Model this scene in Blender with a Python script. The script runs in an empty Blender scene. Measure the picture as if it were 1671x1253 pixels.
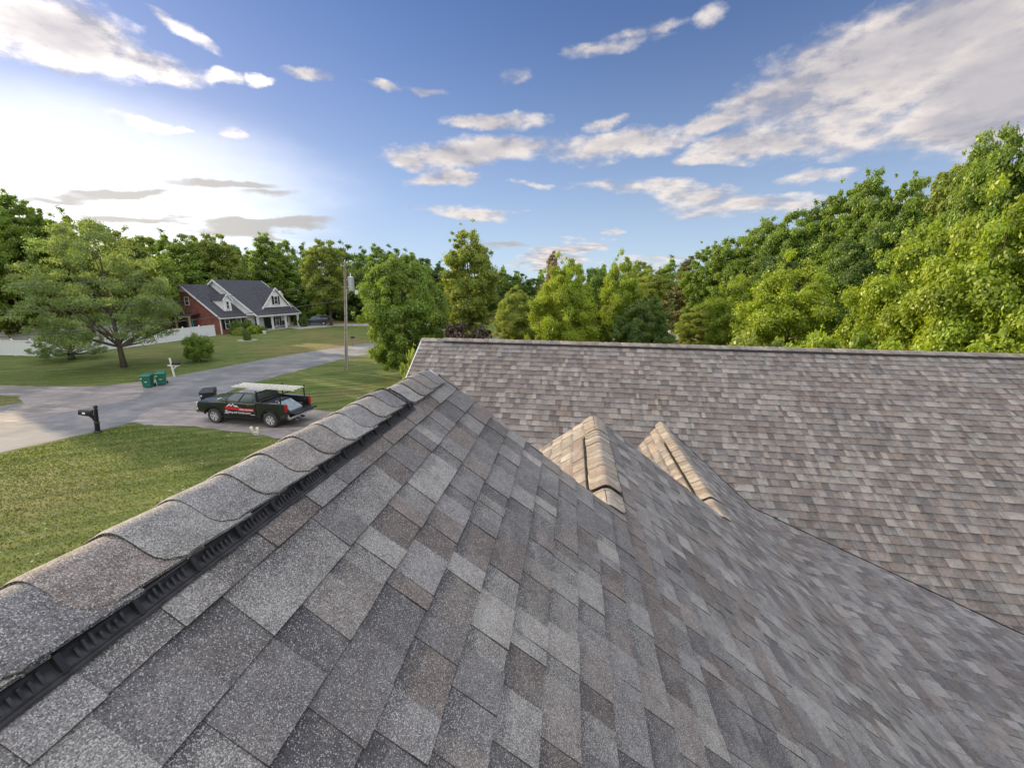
import bpy, math, random
import numpy as np
from mathutils import Vector, Matrix

# ------------------------------------------------------------------ camera
SC = bpy.context.scene
COL = SC.collection
PITCH, ROLL, PSI, FOC = 0.23821, 0.009084, 0.14454, 649.51   # focal length in pixels of the 1671 px frame
EYE = 7.6
cam_d = bpy.data.cameras.new('camera')
cam_d.sensor_width = 36.0
cam_d.lens = FOC / 1671.0 * 36.0
cam_d.clip_start = 0.05
cam_d.clip_end = 6000
cam = bpy.data.objects.new('camera', cam_d)
COL.objects.link(cam)
F_ = Vector((0, math.cos(PITCH), -math.sin(PITCH)))
U0 = Vector((0, math.sin(PITCH), math.cos(PITCH)))
R0 = Vector((1, 0, 0))
R_ = R0 * math.cos(ROLL) + U0 * math.sin(ROLL)
U_ = U0 * math.cos(ROLL) - R0 * math.sin(ROLL)
m = Matrix((R_, U_, -F_)).transposed().to_4x4()
m.translation = Vector((0, 0, EYE))
cam.matrix_world = m
SC.camera = cam

# ------------------------------------------------------------------ light
SUN_AZ = math.radians(-60)      # from the viewing direction (+Y), negative = left
SUN_EL = math.radians(16)
SUN_DIR = Vector((math.sin(SUN_AZ) * math.cos(SUN_EL), math.cos(SUN_AZ) * math.cos(SUN_EL), math.sin(SUN_EL)))
sun_d = bpy.data.lights.new('sun', 'SUN')
sun_d.energy = 5.0
sun_d.angle = math.radians(0.6)
sun_d.color = (1.0, 0.78, 0.48)
sun = bpy.data.objects.new('sun', sun_d)
sun.rotation_mode = 'QUATERNION'
sun.rotation_quaternion = SUN_DIR.to_track_quat('Z', 'Y')
COL.objects.link(sun)
SC.view_settings.view_transform = 'Standard'
SC.view_settings.look = 'None'
SC.view_settings.exposure = 0.45
SC.view_settings.gamma = 1
SC.cycles.use_denoising = True
SC.cycles.max_bounces = 6
SC.cycles.transparent_max_bounces = 8
SC.cycles.sample_clamp_indirect = 4


def ray(x, y):
    return F_ + R_ * ((x - 835.5) / FOC) - U_ * ((y - 626.5) / FOC)


def spot(x, y, z=0.0):
    """the point at height z seen at (x, y) of the photograph"""
    d = ray(x, y)
    return Vector((0, 0, EYE)) + d * ((z - EYE) / d.z)


def faraway(x, y, D):
    d = ray(x, y)
    return Vector((0, 0, EYE)) + d * (D / math.hypot(d.x, d.y))


def uvdir(x, y):
    d = ray(x, y)
    return math.atan2(d.x, d.y), d.z / math.hypot(d.x, d.y)


# ------------------------------------------------------------------ world
class NT:
    """tiny node-tree helper"""
    def __init__(s, tree):
        s.t = tree; s.n = tree.nodes; s.l = tree.links

    def node(s, typ, **kw):
        n = s.n.new(typ)
        for k, v in kw.items(): setattr(n, k, v)
        return n

    def put(s, sock, v):
        if v is None: return
        if isinstance(v, bpy.types.NodeSocket): s.l.new(v, sock)
        else: sock.default_value = v

    def math(s, op, a, b=None, c=None, clamp=False):
        n = s.node('ShaderNodeMath', operation=op, use_clamp=clamp)
        s.put(n.inputs[0], a); s.put(n.inputs[1], b)
        if c is not None: s.put(n.inputs[2], c)
        return n.outputs[0]

    def vmath(s, op, a, b=None, scale=None):
        n = s.node('ShaderNodeVectorMath', operation=op)
        s.put(n.inputs[0], a)
        if b is not None: s.put(n.inputs[1], b)
        if scale is not None: s.put(n.inputs['Scale'], scale)
        return n.outputs['Value'] if op in ('DOT_PRODUCT', 'LENGTH') else n.outputs[0]

    def noise(s, vec, scale, detail=4, rough=0.55, dist=0.0, out=0, lac=2.0):
        n = s.node('ShaderNodeTexNoise')
        s.put(n.inputs['Vector'], vec)
        n.inputs['Scale'].default_value = scale; n.inputs['Detail'].default_value = detail
        n.inputs['Roughness'].default_value = rough; n.inputs['Distortion'].default_value = dist
        n.inputs['Lacunarity'].default_value = lac
        return n.outputs[out]

    def ramp(s, v, lo, hi, a=0.0, b=1.0, smooth=True):
        n = s.node('ShaderNodeMapRange', interpolation_type='SMOOTHSTEP' if smooth else 'LINEAR')
        s.put(n.inputs[0], v)
        for i, x in enumerate((lo, hi, a, b)): s.put(n.inputs[i + 1], x)
        return n.outputs[0]

    def mix(s, f, a, b, mode='MIX'):
        n = s.node('ShaderNodeMix', data_type='RGBA', blend_type=mode)
        s.put(n.inputs[0], f)
        for sock, v in ((n.inputs[6], a), (n.inputs[7], b)):
            if isinstance(v, tuple): v = (v[0], v[1], v[2], 1)
            s.put(sock, v)
        return n.outputs[2]

    def comb(s, x, y, z):
        n = s.node('ShaderNodeCombineXYZ')
        for i, v in enumerate((x, y, z)): s.put(n.inputs[i], v)
        return n.outputs[0]


def build_world():
    w = bpy.data.worlds.new('World')
    SC.world = w
    w.use_nodes = True
    w.node_tree.nodes.clear()
    N = NT(w.node_tree)
    sky = N.node('ShaderNodeTexSky', sky_type='NISHITA')
    sky.sun_disc = False
    sky.sun_elevation = SUN_EL
    sky.sun_rotation = SUN_AZ
    sky.altitude = 200
    sky.air_density = 1.0; sky.dust_density = 0.6; sky.ozone_density = 2.5
    geo = N.node('ShaderNodeNewGeometry')
    tc = N.node('ShaderNodeTexCoord')
    d = N.vmath('NORMALIZE', tc.outputs['Generated'])
    sep = N.node('ShaderNodeSeparateXYZ'); N.l.new(d, sep.inputs[0])
    x, y, z = sep.outputs
    az = N.math('ARCTAN2', x, y)
    hyp = N.math('SQRT', N.math('ADD', N.math('MULTIPLY', x, x), N.math('MULTIPLY', y, y)))
    te = N.math('DIVIDE', z, N.math('MAXIMUM', hyp, 0.02))
    # warp the cloud coordinates so that outlines are ragged
    zz = N.math('ADD', N.math('MAXIMUM', z, 0.0), 0.10)
    pl = N.comb(N.math('DIVIDE', x, zz), N.math('DIVIDE', y, zz), 0.0)
    n1 = N.noise(pl, 1.9, 9, 0.56, 0.1)
    n2 = N.noise(N.vmath('ADD', pl, (-0.12, 0.065, 0.0)), 1.9, 6, 0.56, 0.1)
    n3 = N.noise(pl, 0.9, 4, 0.5)
    wrp = N.noise(pl, 1.6, 3, 0.5, out=1)
    sw = N.node('ShaderNodeSeparateXYZ'); N.l.new(wrp, sw.inputs[0])
    azw = N.math('MULTIPLY_ADD', N.math('SUBTRACT', sw.outputs[0], 0.5), 0.16, az)
    tew = N.math('MULTIPLY_ADD', N.math('SUBTRACT', sw.outputs[1], 0.5), 0.07, te)
    fine = N.noise(N.comb(az, N.math('MULTIPLY', te, 1.6), 0.0), 26.0, 6, 0.62, out=1)
    sf = N.node('ShaderNodeSeparateXYZ'); N.l.new(fine, sf.inputs[0])
    azw = N.math('MULTIPLY_ADD', N.math('SUBTRACT', sf.outputs[0], 0.5), 0.034, azw)
    tew = N.math('MULTIPLY_ADD', N.math('SUBTRACT', sf.outputs[1], 0.5), 0.020, tew)
    finev = N.math('SUBTRACT', sf.outputs[2], 0.5)
    uv1 = N.comb(azw, tew, 1.0)

    def blob(cx, cy, a, b, rot, dens):
        u0, v0 = uvdir(cx, cy)
        r = math.radians(rot)
        ex, ey = (math.cos(r) * a, -math.sin(r) * a), (math.sin(r) * b, math.cos(r) * b)
        h = 4.0
        ux, vx = uvdir(cx + h, cy); uy, vy = uvdir(cx, cy + h)
        J = np.array([[(ux - u0) / h, (uy - u0) / h], [(vx - v0) / h, (vy - v0) / h]])
        M = np.linalg.inv(J @ np.array([[ex[0], ey[0]], [ex[1], ey[1]]]))
        c = -M @ np.array([u0, v0])
        p = N.vmath('DOT_PRODUCT', uv1, (M[0, 0], M[0, 1], c[0]))
        q = N.vmath('DOT_PRODUCT', uv1, (M[1, 0], M[1, 1], c[1]))
        r2 = N.math('MULTIPLY_ADD', p, p, N.math('MULTIPLY', q, q))
        return N.math('MULTIPLY_ADD', r2, -0.5 * dens, dens)

    white = [(80, 45, 165, 58, -20, 1.15), (220, 92, 120, 22, -16, .95), (350, 118, 60, 10, -8, .8), (262, 32, 60, 11, -32, .85), (318, 60, 60, 11, -28, .8),
             (430, 128, 24, 8, 0, .8), (515, 123, 40, 9, -14, .8), (626, 130, 26, 9, -6, .8), (686, 136, 34, 9, -10, .75),
             (230, 205, 52, 16, -6, .75), (296, 211, 22, 9, 0, .7), (378, 218, 28, 15, -15, .85),
             (815, 200, 85, 17, -3, .95), (655, 256, 48, 17, -10, .95), (770, 250, 140, 24, 2, 1.0), (730, 292, 70, 16, -4, .9),
             (1010, 238, 130, 22, 10, .95), (985, 205, 42, 11, 18, .8), (762, 350, 80, 13, -3, .85),
             (1450, 110, 290, 90, 22, 1.2), (1610, 150, 180, 110, 15, 1.2), (1250, 150, 70, 22, 25, .85), (1190, 190, 80, 18, 20, .85),
             (1230, 228, 130, 20, 12, .9), (1150, 255, 60, 11, 2, .9), (1370, 200, 150, 26, 12, .9), (1340, 285, 70, 12, 4, .8), (1560, 40, 200, 75, 20, 1.15),
             (1100, 310, 150, 17, -3, .82), (1230, 335, 170, 19, 0, .78), (1400, 330, 120, 12, 4, .65),
             (1000, 72, 80, 13, 10, .8), (1050, 48, 70, 12, 12, .74), (1160, 25, 40, 16, 20, .72), (840, 118, 30, 12, 0, .7), (860, 300, 40, 6, 0, .7), (990, 376, 30, 6, 0, .72),
             (905, 418, 55, 20, 8, .95), (950, 405, 40, 13, 6, .9), (880, 432, 50, 10, 0, .8), (1060, 425, 80, 10, 0, .6)]
    grey = [(362, 300, 90, 8, 0, .8), (432, 370, 100, 11, 1, .9), (195, 320, 75, 8, 0, .8), (90, 328, 100, 7, 0, .7), (218, 358, 85, 7, 0, .7), (440, 318, 45, 9, 3, .6),
            (820, 400, 60, 5, 0, .5)]

    def chain(lst):
        out = None
        for b in lst:
            v = blob(*b)
            out = v if out is None else N.math('MAXIMUM', out, v)
        return out
    nn = N.math('ADD', N.math('MULTIPLY', N.math('SUBTRACT', n1, 0.5), 1.5), N.math('MULTIPLY', finev, 0.85))
    cw = N.math('ADD', chain(white), nn)
    aw = N.ramp(cw, 0.24, 0.92)
    cg = N.math('ADD', chain([(a, b_, c_ * 1.15, d_ * 1.35, e_, f_ + .12) for a, b_, c_, d_, e_, f_ in grey]), N.math('MULTIPLY', nn, 0.45))
    ag = N.ramp(cg, 0.30, 0.75)
    # sky colour with a pale veil towards the sun
    sd = N.vmath('DOT_PRODUCT', d, tuple(SUN_DIR))
    glow = N.ramp(sd, 0.62, 1.0)
    glow = N.math('POWER', glow, 2.0)
    low = N.math('POWER', N.math('SUBTRACT', 1.0, N.math('MINIMUM', N.math('MULTIPLY', N.math('ABSOLUTE', z), 1.55), 1.0)), 2.2)
    base = N.mix(1.0, sky.outputs[0], (0.84, 0.98, 1.36), 'MULTIPLY')
    base = N.vmath('DIVIDE', base, N.vmath('ADD', N.vmath('MULTIPLY', base, (1 / 4.0, 1 / 6.4, 1 / 15.0)), (1.0, 1.0, 1.0)))
    base = N.mix(N.math('MULTIPLY', low, 0.68), base, N.mix(glow, (5.9, 7.2, 8.1), (8.6, 8.0, 7.0)))
    veil = N.ramp(blob(110, 312, 630, 190, -4, 1.0), 0.0, 1.0)
    base = N.mix(1.0, base, N.vmath('SCALE', (3.9, 3.5, 2.5), scale=N.math('POWER', veil, 2.6)), 'ADD')
    # cloud brightness: lit towards the sun, grey where thick and facing away
    rel = N.math('SUBTRACT', n1, n2)
    lit = N.math('MULTIPLY_ADD', rel, 4.5, N.math('MULTIPLY_ADD', finev, 1.6, 0.55), clamp=True)
    thick = N.ramp(cw, 0.72, 1.3)
    lit = N.math('MULTIPLY', lit, N.math('MULTIPLY_ADD', thick, -0.72, 1.0))
    ccol = N.mix(lit, (3.3, 3.2, 3.6), (7.2, 6.5, 5.9))
    ccol = N.mix(1.0, ccol, N.vmath('SCALE', (7.0, 6.4, 5.8), scale=N.math('MULTIPLY', glow, N.math('MULTIPLY_ADD', lit, 0.8, 0.1))), 'ADD')
    gcol = N.mix(1.0, (3.7, 3.55, 3.35), N.vmath('SCALE', (1.1, .95, .7), scale=glow), 'ADD')
    up = N.ramp(z, 0.0, 0.03)
    c = N.mix(N.math('MULTIPLY', N.math('MULTIPLY', aw, 0.93), up), base, ccol)
    c = N.mix(N.math('MULTIPLY', N.math('MULTIPLY', ag, 0.86), up), c, gcol)
    # unseen bright cloud overhead and behind the viewer, added to lift the ambient light
    over = N.math('MULTIPLY', N.ramp(z, 0.60, 0.82), N.ramp(n3, 0.25, 0.6, 0.6, 1.0))
    back = N.math('MULTIPLY', N.math('MULTIPLY', N.ramp(y, 0.05, -0.45), N.ramp(z, 0.0, 0.12)), N.ramp(n3, 0.35, 0.6, 0.3, 1.0))
    c = N.mix(over, c, (14.5, 14.8, 16.2))
    c = N.mix(N.math('MULTIPLY', back, 0.85), c, (15.5, 14.8, 14.0))
    bg = N.node('ShaderNodeBackground')
    N.l.new(c, bg.inputs[0]); bg.inputs[1].default_value = 0.1
    out = N.node('ShaderNodeOutputWorld'); N.l.new(bg.outputs[0], out.inputs[0])
    w.cycles.sampling_method = 'MANUAL'; w.cycles.sample_map_resolution = 512


build_world()


# ------------------------------------------------------------------ materials
def mat(name):
    mm = bpy.data.materials.new(name)
    mm.use_nodes = True
    N = NT(mm.node_tree)
    b = mm.node_tree.nodes['Principled BSDF']
    return mm, N, b


def plain(name, col, rough=0.6, metal=0.0, noise=0.12, scale=8.0, coat=0.0, bump=0.0):
    mm, N, b = mat(name)
    tc = N.node('ShaderNodeTexCoord')
    n = N.noise(tc.outputs['Object'], scale, 5, 0.6)
    f = N.ramp(n, 0.3, 0.7, 1 - noise, 1 + noise)
    c = N.vmath('SCALE', (col[0], col[1], col[2]), scale=f)
    N.l.new(c, b.inputs['Base Color'])
    b.inputs['Roughness'].default_value = rough
    b.inputs['Metallic'].default_value = metal
    b.inputs['Coat Weight'].default_value = coat
    if bump:
        bp = N.node('ShaderNodeBump'); bp.inputs['Strength'].default_value = bump; bp.inputs['Distance'].default_value = 0.02
        N.l.new(n, bp.inputs['Height']); N.l.new(bp.outputs[0], b.inputs['Normal'])
    return mm


def shingle_material(name, warm=0.0, gain=1.0):
    mm, N, b = mat(name)
    tc = N.node('ShaderNodeTexCoord')
    P = tc.outputs['Object']
    at = N.node('ShaderNodeAttribute', attribute_name='blend')
    uv = N.node('ShaderNodeAttribute', attribute_name='tabuv')
    su = N.node('ShaderNodeSeparateXYZ'); N.l.new(uv.outputs['Vector'], su.inputs[0])
    vor = N.node('ShaderNodeTexVoronoi'); N.l.new(P, vor.inputs['Vector']); vor.inputs['Scale'].default_value = 520
    sc = N.node('ShaderNodeSeparateColor'); N.l.new(vor.outputs['Color'], sc.inputs[0])
    vor2 = N.node('ShaderNodeTexVoronoi'); N.l.new(P, vor2.inputs['Vector']); vor2.inputs['Scale'].default_value = 560
    sc2 = N.node('ShaderNodeSeparateColor'); N.l.new(vor2.outputs['Color'], sc2.inputs[0])
    g1 = N.ramp(sc.outputs[0], 0.0, 1.0, 0.45, 1.50, smooth=False)
    # pale granules, more of them on the light tabs
    thr = N.math('SUBTRACT', 0.975, N.math('MULTIPLY', su.outputs[2], 0.20))
    sp = N.math('GREATER_THAN', sc2.outputs[1], thr)
    n = N.noise(P, 22, 5, 0.65)
    big = N.noise(P, 1.7, 3, 0.5)
    c = N.vmath('SCALE', at.outputs['Color'], scale=N.math('MULTIPLY', g1, N.math('MULTIPLY', N.ramp(n, 0.25, 0.75, 0.78, 1.22), N.ramp(big, 0.3, 0.7, 0.88, 1.12))))
    alt = N.noise(P, 7.0, 3, 0.6)
    c = N.mix(N.ramp(alt, 0.50, 0.68, 0.0, 0.45), c, N.vmath('SCALE', (0.135, 0.118, 0.108), scale=g1))
    c = N.mix(N.ramp(alt, 0.48, 0.32, 0.0, 0.30), c, N.vmath('SCALE', (0.225, 0.225, 0.215), scale=g1))
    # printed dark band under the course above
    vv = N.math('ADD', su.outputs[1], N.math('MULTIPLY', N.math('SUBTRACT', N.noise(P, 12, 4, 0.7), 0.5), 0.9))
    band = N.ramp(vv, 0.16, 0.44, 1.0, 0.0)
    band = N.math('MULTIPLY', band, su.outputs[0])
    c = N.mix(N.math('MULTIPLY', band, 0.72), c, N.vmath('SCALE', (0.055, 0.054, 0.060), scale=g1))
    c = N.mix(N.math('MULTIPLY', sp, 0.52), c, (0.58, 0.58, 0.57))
    edge = N.ramp(su.outputs[1], 0.0, 0.13, 0.28, 1.0)  # contact shade along each tab's upper edge, painted into the colour
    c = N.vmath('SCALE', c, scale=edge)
    c = N.mix(warm, c, (0.42, 0.33, 0.29), 'MIX') if warm else c
    c = N.vmath('SCALE', c, scale=gain)
    N.l.new(c, b.inputs['Base Color'])
    b.inputs['Roughness'].default_value = 0.85
    b.inputs['Specular IOR Level'].default_value = 0.35
    bp = N.node('ShaderNodeBump'); bp.inputs['Strength'].default_value = 0.55; bp.inputs['Distance'].default_value = 0.003
    N.l.new(N.math('ADD', sc.outputs[1], N.math('MULTIPLY', n, 0.6)), bp.inputs['Height']); N.l.new(bp.outputs[0], b.inputs['Normal'])
    return mm


def leaf_material(name, col, trans=0.45, var=0.35):
    mm, N, b = mat(name)
    N.n.remove(b)
    at = N.node('ShaderNodeAttribute', attribute_name='tint')
    oi = N.node('ShaderNodeObjectInfo')
    st = N.node('ShaderNodeSeparateColor'); N.l.new(at.outputs['Color'], st.inputs[0])
    f = N.ramp(st.outputs[0], 0, 1, 1 - var, 1 + var, smooth=False)
    yel = N.math('MULTIPLY_ADD', oi.outputs['Random'], 0.35, N.math('MULTIPLY', st.outputs[1], 0.5))
    c = N.mix(yel, tuple(col), (col[0] * 1.28, col[1] * 1.10, col[2] * 0.85))
    c = N.vmath('SCALE', c, scale=f)
    df = N.node('ShaderNodeBsdfDiffuse'); N.l.new(c, df.inputs[0])
    tr = N.node('ShaderNodeBsdfTranslucent')
    N.l.new(N.mix(1.0, c, (1.25, 1.25, 0.55), 'MULTIPLY'), tr.inputs[0])
    gl = N.node('ShaderNodeBsdfGlossy'); gl.inputs['Roughness'].default_value = 0.45; gl.inputs[0].default_value = (0.6, 0.65, 0.6, 1)
    m1 = N.node('ShaderNodeMixShader'); m1.inputs[0].default_value = trans
    N.l.new(df.outputs[0], m1.inputs[1]); N.l.new(tr.outputs[0], m1.inputs[2])
    m2 = N.node('ShaderNodeMixShader'); m2.inputs[0].default_value = 0.05
    N.l.new(m1.outputs[0], m2.inputs[1]); N.l.new(gl.outputs[0], m2.inputs[2])
    out = mm.node_tree.nodes['Material Output']
    N.l.new(m2.outputs[0], out.inputs[0])
    return mm


def lawn_material():
    mm, N, b = mat('lawn')
    tc = N.node('ShaderNodeTexCoord'); P = tc.outputs['Object']
    n1 = N.noise(P, 0.13, 5, 0.6); n2 = N.noise(P, 0.9, 6, 0.65); n3 = N.noise(P, 14, 5, 0.7)
    sp = N.node('ShaderNodeSeparateXYZ'); N.l.new(P, sp.inputs[0])
    rot = N.math('ADD', N.math('MULTIPLY', sp.outputs[0], -0.36), N.math('MULTIPLY', sp.outputs[1], 0.93))
    mow = N.math('SINE', N.math('ADD', N.math('MULTIPLY', rot, 7.0), N.math('MULTIPLY', n2, 3.0)))
    c = N.mix(N.ramp(n2, 0.3, 0.7), (0.074, 0.118, 0.026), (0.124, 0.162, 0.042))
    c = N.mix(N.ramp(n1, 0.50, 0.72, 0, 0.75), c, (0.190, 0.165, 0.080))
    far = N.ramp(sp.outputs[1], 34, 50)
    c = N.mix(N.math('MULTIPLY', far, N.ramp(N.noise(P, 0.07, 4, 0.6), 0.45, 0.62, 0, 0.8)), c, (0.21, 0.15, 0.075))
    c = N.vmath('SCALE', c, scale=N.math('MULTIPLY', N.ramp(n3, 0.25, 0.75, 0.55, 1.45), N.math('MULTIPLY_ADD', mow, 0.16, 1.0)))
    oth = N.math('ADD', N.math('MULTIPLY', sp.outputs[0], 0.93), N.math('MULTIPLY', sp.outputs[1], 0.36))
    st = N.noise(N.comb(N.math('MULTIPLY', rot, 2.2), N.math('MULTIPLY', oth, 0.22), 0.0), 1.0, 5, 0.65)
    c = N.mix(N.ramp(st, 0.44, 0.66, 0, 0.8), c, (0.200, 0.205, 0.066))  # golden sun streaks painted into the grass colour
    c = N.mix(N.ramp(st, 0.48, 0.30, 0, 0.7), c, (0.050, 0.086, 0.020))  # darker shade streaks painted in between them
    # clover heads
    v = N.node('ShaderNodeTexVoronoi'); N.l.new(P, v.inputs['Vector']); v.inputs['Scale'].default_value = 3.2
    v.inputs['Randomness'].default_value = 1.0
    dots = N.math('LESS_THAN', v.outputs['Distance'], 0.13)
    cl = N.math('MULTIPLY', dots, N.ramp(N.noise(P, 0.45, 3, 0.6), 0.48, 0.58))
    c = N.mix(N.math('MULTIPLY', cl, 0.75), c, (0.55, 0.56, 0.40))
    N.l.new(c, b.inputs['Base Color']); b.inputs['Roughness'].default_value = 0.9
    b.inputs['Specular IOR Level'].default_value = 0.15
    bp = N.node('ShaderNodeBump'); bp.inputs['Strength'].default_value = 1.0; bp.inputs['Distance'].default_value = 0.09
    N.l.new(N.math('ADD', n3, N.math('MULTIPLY', n2, 0.7)), bp.inputs['Height']); N.l.new(bp.outputs[0], b.inputs['Normal'])
    return mm


def road_material(name, c0, c1, gravel=0.0):
    mm, N, b = mat(name)
    tc = N.node('ShaderNodeTexCoord'); P = tc.outputs['Object']
    n1 = N.noise(P, 0.35, 6, 0.65, 0.4); n3 = N.noise(P, 26, 4, 0.7); n2 = N.noise(N.vmath('MULTIPLY', P, (0.35, 1.6, 1.0)), 0.8, 6, 0.7)
    c = N.mix(N.ramp(n1, 0.35, 0.65), c0, c1)
    if gravel: c = N.mix(N.math('MULTIPLY', N.ramp(n2, 0.48, 0.66), gravel), c, (0.50, 0.44, 0.38))
    c = N.vmath('SCALE', c, scale=N.ramp(n3, 0.25, 0.75, 0.8, 1.2))
    N.l.new(c, b.inputs['Base Color']); b.inputs['Roughness'].default_value = 0.9
    bp = N.node('ShaderNodeBump'); bp.inputs['Strength'].default_value = 0.5; bp.inputs['Distance'].default_value = 0.02
    N.l.new(n3, bp.inputs['Height']); N.l.new(bp.outputs[0], b.inputs['Normal'])
    return mm


def brick_material():
    mm, N, b = mat('brick')
    tc = N.node('ShaderNodeTexCoord'); P = tc.outputs['Object']
    sp = N.node('ShaderNodeSeparateXYZ'); N.l.new(P, sp.inputs[0])
    v = N.comb(N.math('ADD', sp.outputs[0], sp.outputs[1]), sp.outputs[2], 0.0)
    br = N.node('ShaderNodeTexBrick'); N.l.new(v, br.inputs['Vector'])
    br.inputs['Color1'].default_value = (0.30, 0.075, 0.055, 1); br.inputs['Color2'].default_value = (0.22, 0.055, 0.045, 1)
    br.inputs['Mortar'].default_value = (0.30, 0.20, 0.17, 1); br.inputs['Scale'].default_value = 1.0
    br.inputs['Brick Width'].default_value = 0.21; br.inputs['Row Height'].default_value = 0.075; br.inputs['Mortar Size'].default_value = 0.008
    N.l.new(N.vmath('SCALE', br.outputs[0], scale=N.ramp(N.noise(P, 1.5, 4), 0.3, 0.7, 0.8, 1.2)), b.inputs['Base Color'])
    b.inputs['Roughness'].default_value = 0.9
    return mm


def siding_material(name, col, pitch=0.16):
    mm, N, b = mat(name)
    tc = N.node('ShaderNodeTexCoord'); P = tc.outputs['Object']
    sp = N.node('ShaderNodeSeparateXYZ'); N.l.new(P, sp.inputs[0])
    fr = N.math('FRACT', N.math('DIVIDE', sp.outputs[2], pitch))
    c = N.vmath('SCALE', tuple(col), scale=N.math('MULTIPLY', N.ramp(fr, 0.0, 0.14, 0.8, 1.0), N.ramp(N.noise(P, 1.3, 4), 0.3, 0.7, 0.93, 1.05)))
    N.l.new(c, b.inputs['Base Color']); b.inputs['Roughness'].default_value = 0.6
    return mm


M = dict(
    shA=shingle_material('shingle'),
    lawn=lawn_material(),
    road=road_material('asphalt', (0.125, 0.128, 0.136), (0.200, 0.200, 0.205), 0.22),
    gravel=road_material('gravel', (0.165, 0.155, 0.15), (0.285, 0.25, 0.235), 0.6),
    concrete=road_material('concrete', (0.34, 0.33, 0.31), (0.42, 0.40, 0.38), 0.1),
    brick=brick_material(),
    siding=siding_material('white_siding', (0.86, 0.86, 0.87)),
    tansiding=siding_material('pale_siding', (0.62, 0.60, 0.56)),
    vinyl=plain('white_vinyl', (0.80, 0.81, 0.84), 0.45, noise=0.04),
    trim=plain('white_trim', (0.80, 0.80, 0.80), 0.5, noise=0.04),
    darkroof=plain('dark_shingle', (0.045, 0.047, 0.058), 0.85, noise=0.3, scale=3, bump=0.3),
    plastic=plain('black_plastic', (0.016, 0.016, 0.018), 0.5, noise=0.3, scale=30), fin=plain('louvre_plastic', (0.034, 0.034, 0.038), 0.45, noise=0.5, scale=60),
    lip=plain('worn_black_plastic', (0.045, 0.045, 0.050), 0.45, noise=0.4, scale=30),
    black=plain('black_metal', (0.012, 0.012, 0.013), 0.4),
    blackpaint=plain('black_car_paint', (0.018, 0.021, 0.020), 0.22, noise=0.2, scale=2, coat=1.0),
    bluepaint=plain('dark_blue_car_paint', (0.03, 0.04, 0.075), 0.22, noise=0.1, scale=2, coat=1.0),
    whitepaint=plain('white_car_paint', (0.75, 0.76, 0.78), 0.25, noise=0.05, coat=0.8),
    tyre=plain('tyre_rubber', (0.05, 0.05, 0.052), 0.85, noise=0.3, scale=20),
    rim=plain('machined_rim', (0.78, 0.78, 0.78), 0.35, 0.4),
    alu=plain('aluminium', (0.82, 0.82, 0.79), 0.45, 0.15, noise=0.15, scale=12),
    chrome=plain('chrome', (0.75, 0.75, 0.76), 0.15, 1.0),
    green=plain('green_plastic', (0.012, 0.135, 0.085), 0.45, noise=0.15, scale=4),
    wood=plain('weathered_pole_wood', (0.23, 0.19, 0.15), 0.9, noise=0.35, scale=6, bump=0.4),
    grey=plain('grey_metal', (0.45, 0.47, 0.48), 0.45, 0.3, noise=0.1),
    whitewood=plain('white_painted_wood', (0.72, 0.70, 0.66), 0.6, noise=0.12, scale=10),
    pale=plain('pale_cream_rubber', (0.66, 0.64, 0.50), 0.6, noise=0.2, scale=20),
    bark=plain('bark', (0.095, 0.075, 0.058), 0.95, noise=0.4, scale=7, bump=0.6),
    teal=plain('teal_paint', (0.03, 0.22, 0.24), 0.5),
    dirt=plain('mulch', (0.10, 0.065, 0.045), 0.95, noise=0.4, scale=6, bump=0.5),
    red=plain('red_print', (0.55, 0.02, 0.04), 0.4, noise=0.03),
    print=plain('white_print', (0.85, 0.85, 0.86), 0.4, noise=0.02),
    straw=plain('straw_plank', (0.45, 0.36, 0.22), 0.8, noise=0.2),
    lens=plain('clear_lens', (0.7, 0.72, 0.7), 0.1, noise=0.02),
)
gm, gN, gb = mat('dark_glass')
gb.inputs['Base Color'].default_value = (0.10, 0.125, 0.14, 1); gb.inputs['Metallic'].default_value = 0.55; gb.inputs['Roughness'].default_value = 0.08; gb.inputs['Specular IOR Level'].default_value = 0.9
M['glass'] = gm
gm, gN, gb = mat('red_lamp'); gb.inputs['Base Color'].default_value = (0.45, 0.01, 0.015, 1); gb.inputs['Roughness'].default_value = 0.15
M['redlamp'] = gm
LEAF = dict(
    bright=leaf_material('bright_leaf', (0.255, 0.355, 0.036)),
    mid=leaf_material('green_leaf', (0.180, 0.285, 0.050)),
    dark=leaf_material('dark_leaf', (0.110, 0.190, 0.045), 0.45),
    olive=leaf_material('olive_leaf', (0.235, 0.310, 0.068)),
    blue=leaf_material('cool_leaf', (0.215, 0.305, 0.130), 0.52),
    brown=leaf_material('brown_needle', (0.150, 0.155, 0.065), 0.3),
    plum=leaf_material('plum_leaf', (0.075, 0.055, 0.050), 0.3),
    pink=leaf_material('pink_bud', (0.30, 0.25, 0.18), 0.3),
)


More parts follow.
